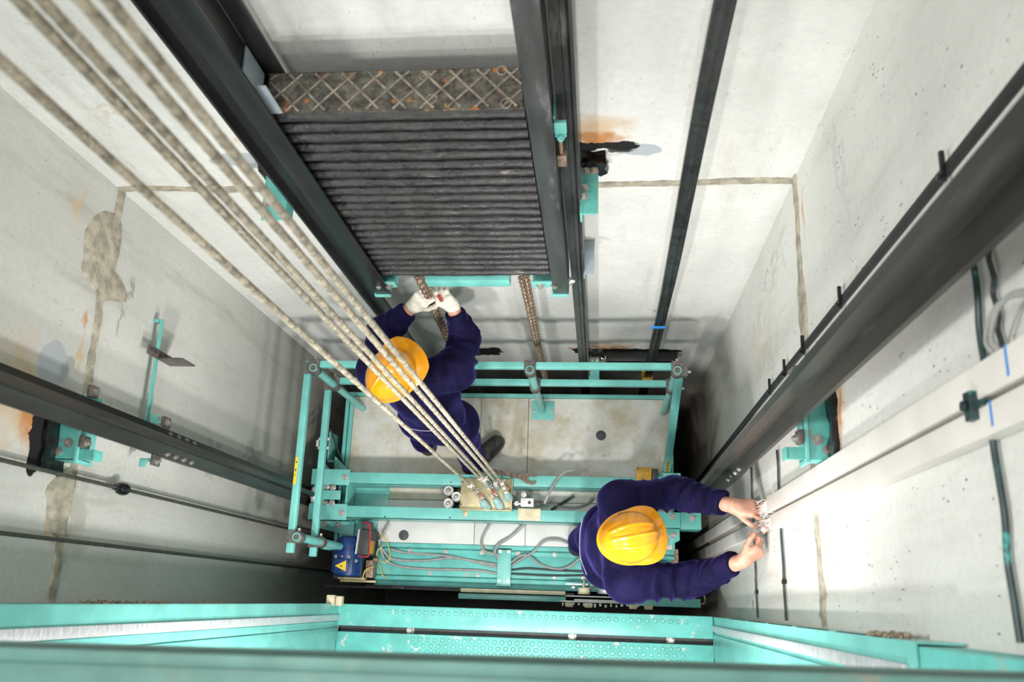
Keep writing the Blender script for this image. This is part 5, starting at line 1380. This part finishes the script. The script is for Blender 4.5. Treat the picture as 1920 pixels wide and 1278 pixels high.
def worker(root, J, gloves):
    """J: joints of the pose (world metres). Body = one surface, clothes, boots, helmet as children"""
    lo = np.array((9., 9, 9)); hi = -lo
    for p in J.values():
        if isinstance(p, Vector): lo = np.minimum(lo, np.array(p)); hi = np.maximum(hi, np.array(p))
    lo -= .17; hi += .17; lo[2] = -.02
    hands = {s: hand_shapes(J['wr' + s], *J['hand' + s]) for s in 'LR'}
    # ---- body
    F = Field(lo, hi, .0042)
    F.cone(J['pelvis'], J['chest'], .105, .115, .05, squash=(J['front'], .72))
    F.cone(J['chest'], J['neck'] - V((0, 0, .03)), .115, .07, .05, squash=(J['front'], .75))
    F.cone(J['neck'] - V((0, 0, .05)), J['head'] - V((0, 0, .03)), .058, .052, .03)
    for s in 'LR':
        F.cone(J['neck'] - V((0, 0, .05)), J['sh' + s], .05, .052, .04)
        F.cone(J['sh' + s], J['el' + s], .050, .038, .03); F.cone(J['el' + s], J['wr' + s], .040, .027, .02)
        F.cone(J['pelvis'], J['hip' + s], .09, .085, .04); F.cone(J['hip' + s], J['kn' + s], .078, .052, .03)
        F.cone(J['kn' + s], J['an' + s], .052, .036, .02)
        F.cone(J['an' + s], J['an' + s] + J['foot' + s] * .12 - V((0, 0, .045)), .036, .026, .02)
        for (a, b_, ra, rb, k) in hands[s][0]: F.cone(a, b_, ra - (.0015 if gloves else 0), rb - (.0015 if gloves else 0), k)
        F.cone(J['wr' + s] - unit(J['wr' + s] - J['el' + s]) * .03, J['wr' + s] + unit(V(J['hand' + s][0])) * .02, .027, .024, .02)
    P, Rm = head_shapes(F, J['head'], J['look'], J['headup'])
    field_obj('body', F, M['skin'], root, 2)
    face_parts(root, P); hair_cap(root, J['head'], J['look'], J['headup'])
    if not gloves:
        for s in 'LR': nails(root, hands[s][1], M['nail'])
    # ---- jacket
    fr = J['front']; sdv = unit(V(J['shR']) - V(J['shL']))
    F = Field(lo, hi, .0062)
    F.cone(J['pelvis'] - V((0, 0, .03)), J['chest'], .165, .168, .06, squash=(fr, .74))
    F.cone(J['chest'], J['neck'] - V((0, 0, .085)), .165, .105, .06, squash=(fr, .80))
    for s in 'LR':
        ud = unit(J['el' + s] - J['sh' + s])
        F.cone(J['neck'] - V((0, 0, .075)), J['sh' + s], .082, .083, .06)
        F.cone(J['sh' + s], J['el' + s], .080, .068, .075, fold=(.021, 58, 1.6, .1, 1.05))
        e2 = J['wr' + s] - unit(J['wr' + s] - J['el' + s]) * J.get('cuff', .055)
        F.cone(J['el' + s], e2, .069, .052, .045, fold=(.018, 66, 2.0, .02, .88), flat=.0)
        dq = unit(e2 - J['el' + s]); F.cone(e2 - dq * .045, e2 + dq * .004, .0485, .0475, .006, flat=.0)
    F.wrinkle(lambda X, Y, Z: .0075 * (1 - 1.6 * np.abs(np.sin(15 * Z + 6 * X + 1.6 * np.sin(11 * Y + 5 * Z)))) * np.sin(9 * X - 8 * Y + 4 * Z + 1) + .0038 * np.sin(40 * (X * .5 + Z * .7) + 3 * np.sin(18 * Y)) * np.sin(14 * Y - 9 * X) )
    nk = J['neck']
    F.cone(nk - V((0, 0, .10)), nk - V((0, 0, .012)), .088, .074, .02, flat=0)
    F.ell(nk + V((0, 0, .035)), (.062, .062, .075), None, 0, True)
    # open hem
    sl, X, Y, Z = F.block(lo, hi); F.f[sl] = np.maximum(F.f[sl], (J['hem'] - Z + 0 * X + .03 * np.sin(8 * X + 3 * Y)))
    jk = field_obj('jacket', F, M['cloth'], root, 2)
    # ---- trousers
    F = Field(lo, np.array((hi[0], hi[1], J['pelvis'].z + .2)), .0068)
    F.cone(J['pelvis'] + V((0, 0, .08)), J['pelvis'] - V((0, 0, .05)), .140, .150, .05, squash=(fr, .80))
    for s in 'LR':
        F.cone(J['pelvis'] - V((0, 0, .03)), J['hip' + s], .11, .108, .06)
        F.cone(J['hip' + s], J['kn' + s], .107, .083, .05, fold=(.006, 40, 1.5, .1, .98))
        e2 = J['an' + s] + V((0, 0, .0))
        F.cone(J['kn' + s], e2, .083, .076, .05, fold=(.010, 46, 1.8, .05, .97), flat=.02)
    field_obj('trousers', F, M['cloth'], root, 2)
    if gloves:
        for s in 'LR':
            pts = np.array([list(q) for h_ in hands[s][0] for q in h_[:2]])
            F = Field(pts.min(0) - .06, pts.max(0) + .05, .0036)
            for (a, b_, ra, rb, k) in hands[s][0]: F.cone(a, b_, ra + .002, rb + .002, k)
            dq = unit(J['wr' + s] - J['el' + s]); F.cone(J['wr' + s] - dq * .018, J['wr' + s] + V(unit(J['hand' + s][0])) * .02, .033, .030, .012, flat=.01)
            field_obj('glove', F, M['glove'], root, 2)
    for s in 'LR':
        an = J['an' + s]; fd = J['foot' + s]
        hl = V((an.x, an.y, 0)) - fd * .085; boot(root, hl + V((0, 0, J['gz'])), hl + fd * .315 + V((0, 0, J['gz'])), an)
    return jk

def piping(root, pts, r=.003):
    b = BM(); tube(b, pts, r, 6, 6); fin('back_piping', b, M['seam'], root)

# ---- first worker: behind, both gloved hands up at the chain
w1 = thing('person', 'worker in navy overalls and yellow helmet, white gloves raised to the chain under the counterweight', 'person', (-.92, .93, 0))
J = dict(pelvis=V((-.85, .90, .93)), chest=V((-.875, .965, 1.25)), neck=V((-.903, .978, 1.475)), head=V((-.918, .958, 1.615)),
         look=V((.62, .70, .30)), headup=V((-.20, -.22, 1)), front=V((.15, 1, .05)),
         shL=V((-1.065, 1.035, 1.405)), shR=V((-.690, 1.035, 1.405)), elL=V((-1.045, 1.210, 1.440)), elR=V((-.658, 1.200, 1.330)),
         wrL=V((-.878, 1.315, 1.535)), wrR=V((-.703, 1.330, 1.495)), hem=.80, gz=.0, cuff=.045,
         hipL=V((-.955, .915, .87)), hipR=V((-.755, .885, .87)), knL=V((-1.02, .955, .50)), knR=V((-.775, .865, .48)), anL=V((-1.085, .925, .10)), anR=V((-.768, .805, .10)),
         footL=V((-.55, .83, 0)).normalized(), footR=V((.72, .69, 0)).normalized())
J['handL'] = (V((.55, .10, .75)), V((-.55, -.62, .35)), V((.5, .3, -.2)), ((38, 60, 40), (42, 62, 42), (46, 64, 44), (50, 66, 45)), .15, (52, 25, 25, .55), 1.0)
J['handR'] = (V((-.30, .02, .90)), V((.30, -.85, .20)), V((-.8, .2, .1)), ((45, 62, 40), (48, 65, 42), (52, 66, 42), (56, 68, 42)), .12, (40, 25, 25, .5), 1.0)
worker(w1, J, True)
helmet(w1, J['head'] + V((-.008, -.010, .052)), J['look'], V((-.22, -.27, 1)), .132, .108, .115, (0.0,))
piping(w1, [(-.99, .822, 1.14), (-.95, .806, 1.125), (-.90, .797, 1.12), (-.85, .796, 1.12), (-.81, .803, 1.125)], .0022)
b = BM(); tube(b, [(-.735, 1.318, 1.60), (-.730, 1.305, 1.70)], .009, 10, 1, False)
tag(fin('tool_handle', b, M['red'], None), 'red tool handle held in the right white glove', 'tool')

# ---- second worker: front right, bare hands at the trunking wires
w2 = thing('person', 'worker in navy overalls and yellow ridged helmet, bare hands on wires at the right wall', 'person', (.10, .28, 0))
J = dict(pelvis=V((.035, .275, .93)), chest=V((.075, .268, 1.24)), neck=V((.105, .268, 1.475)), head=V((.130, .264, 1.605)),
         look=V((1, .22, -.22)), headup=V((.2, 0, 1)), front=V((1, .06, 0)),
         shL=V((.085, .432, 1.415)), shR=V((.115, .098, 1.415)), elL=V((.350, .492, 1.335)), elR=V((.385, .105, 1.315)),
         wrL=V((.560, .415, 1.535)), wrR=V((.588, .186, 1.555)), hem=.80, gz=.0, cuff=.05,
         hipL=V((.03, .365, .87)), hipR=V((.03, .185, .87)), knL=V((-.045, .345, .48)), knR=V((.13, .22, .48)), anL=V((-.115, .345, .10)), anR=V((.15, .21, .10)),
         footL=V((.55, .83, 0)).normalized(), footR=V((1, -.1, 0)).normalized())
J['handL'] = (V((.96, -.12, .12)), V((-.10, .40, .90)), V((.2, -1, .1)), ((30, 50, 35), (34, 52, 38), (40, 55, 40), (45, 58, 40)), .12, (38, 12, 10, .25), 1.0)
J['handR'] = (V((.78, .52, .20)), V((.45, -.70, .60)), V((-.4, .9, .2)), ((40, 62, 35), (46, 64, 38), (54, 66, 40), (60, 68, 42)), .10, (34, 15, 14, .35), 1.0)
worker(w2, J, False)
helmet(w2, J['head'] + V((-.008, 0, .052)), J['look'], V((.16, 0, 1)), .130, .104, .117, (0.0, .046, -.046))
piping(w2, [(-.080, .36, 1.36), (-.092, .30, 1.30), (-.090, .20, 1.28), (-.060, .12, 1.28)], .002)
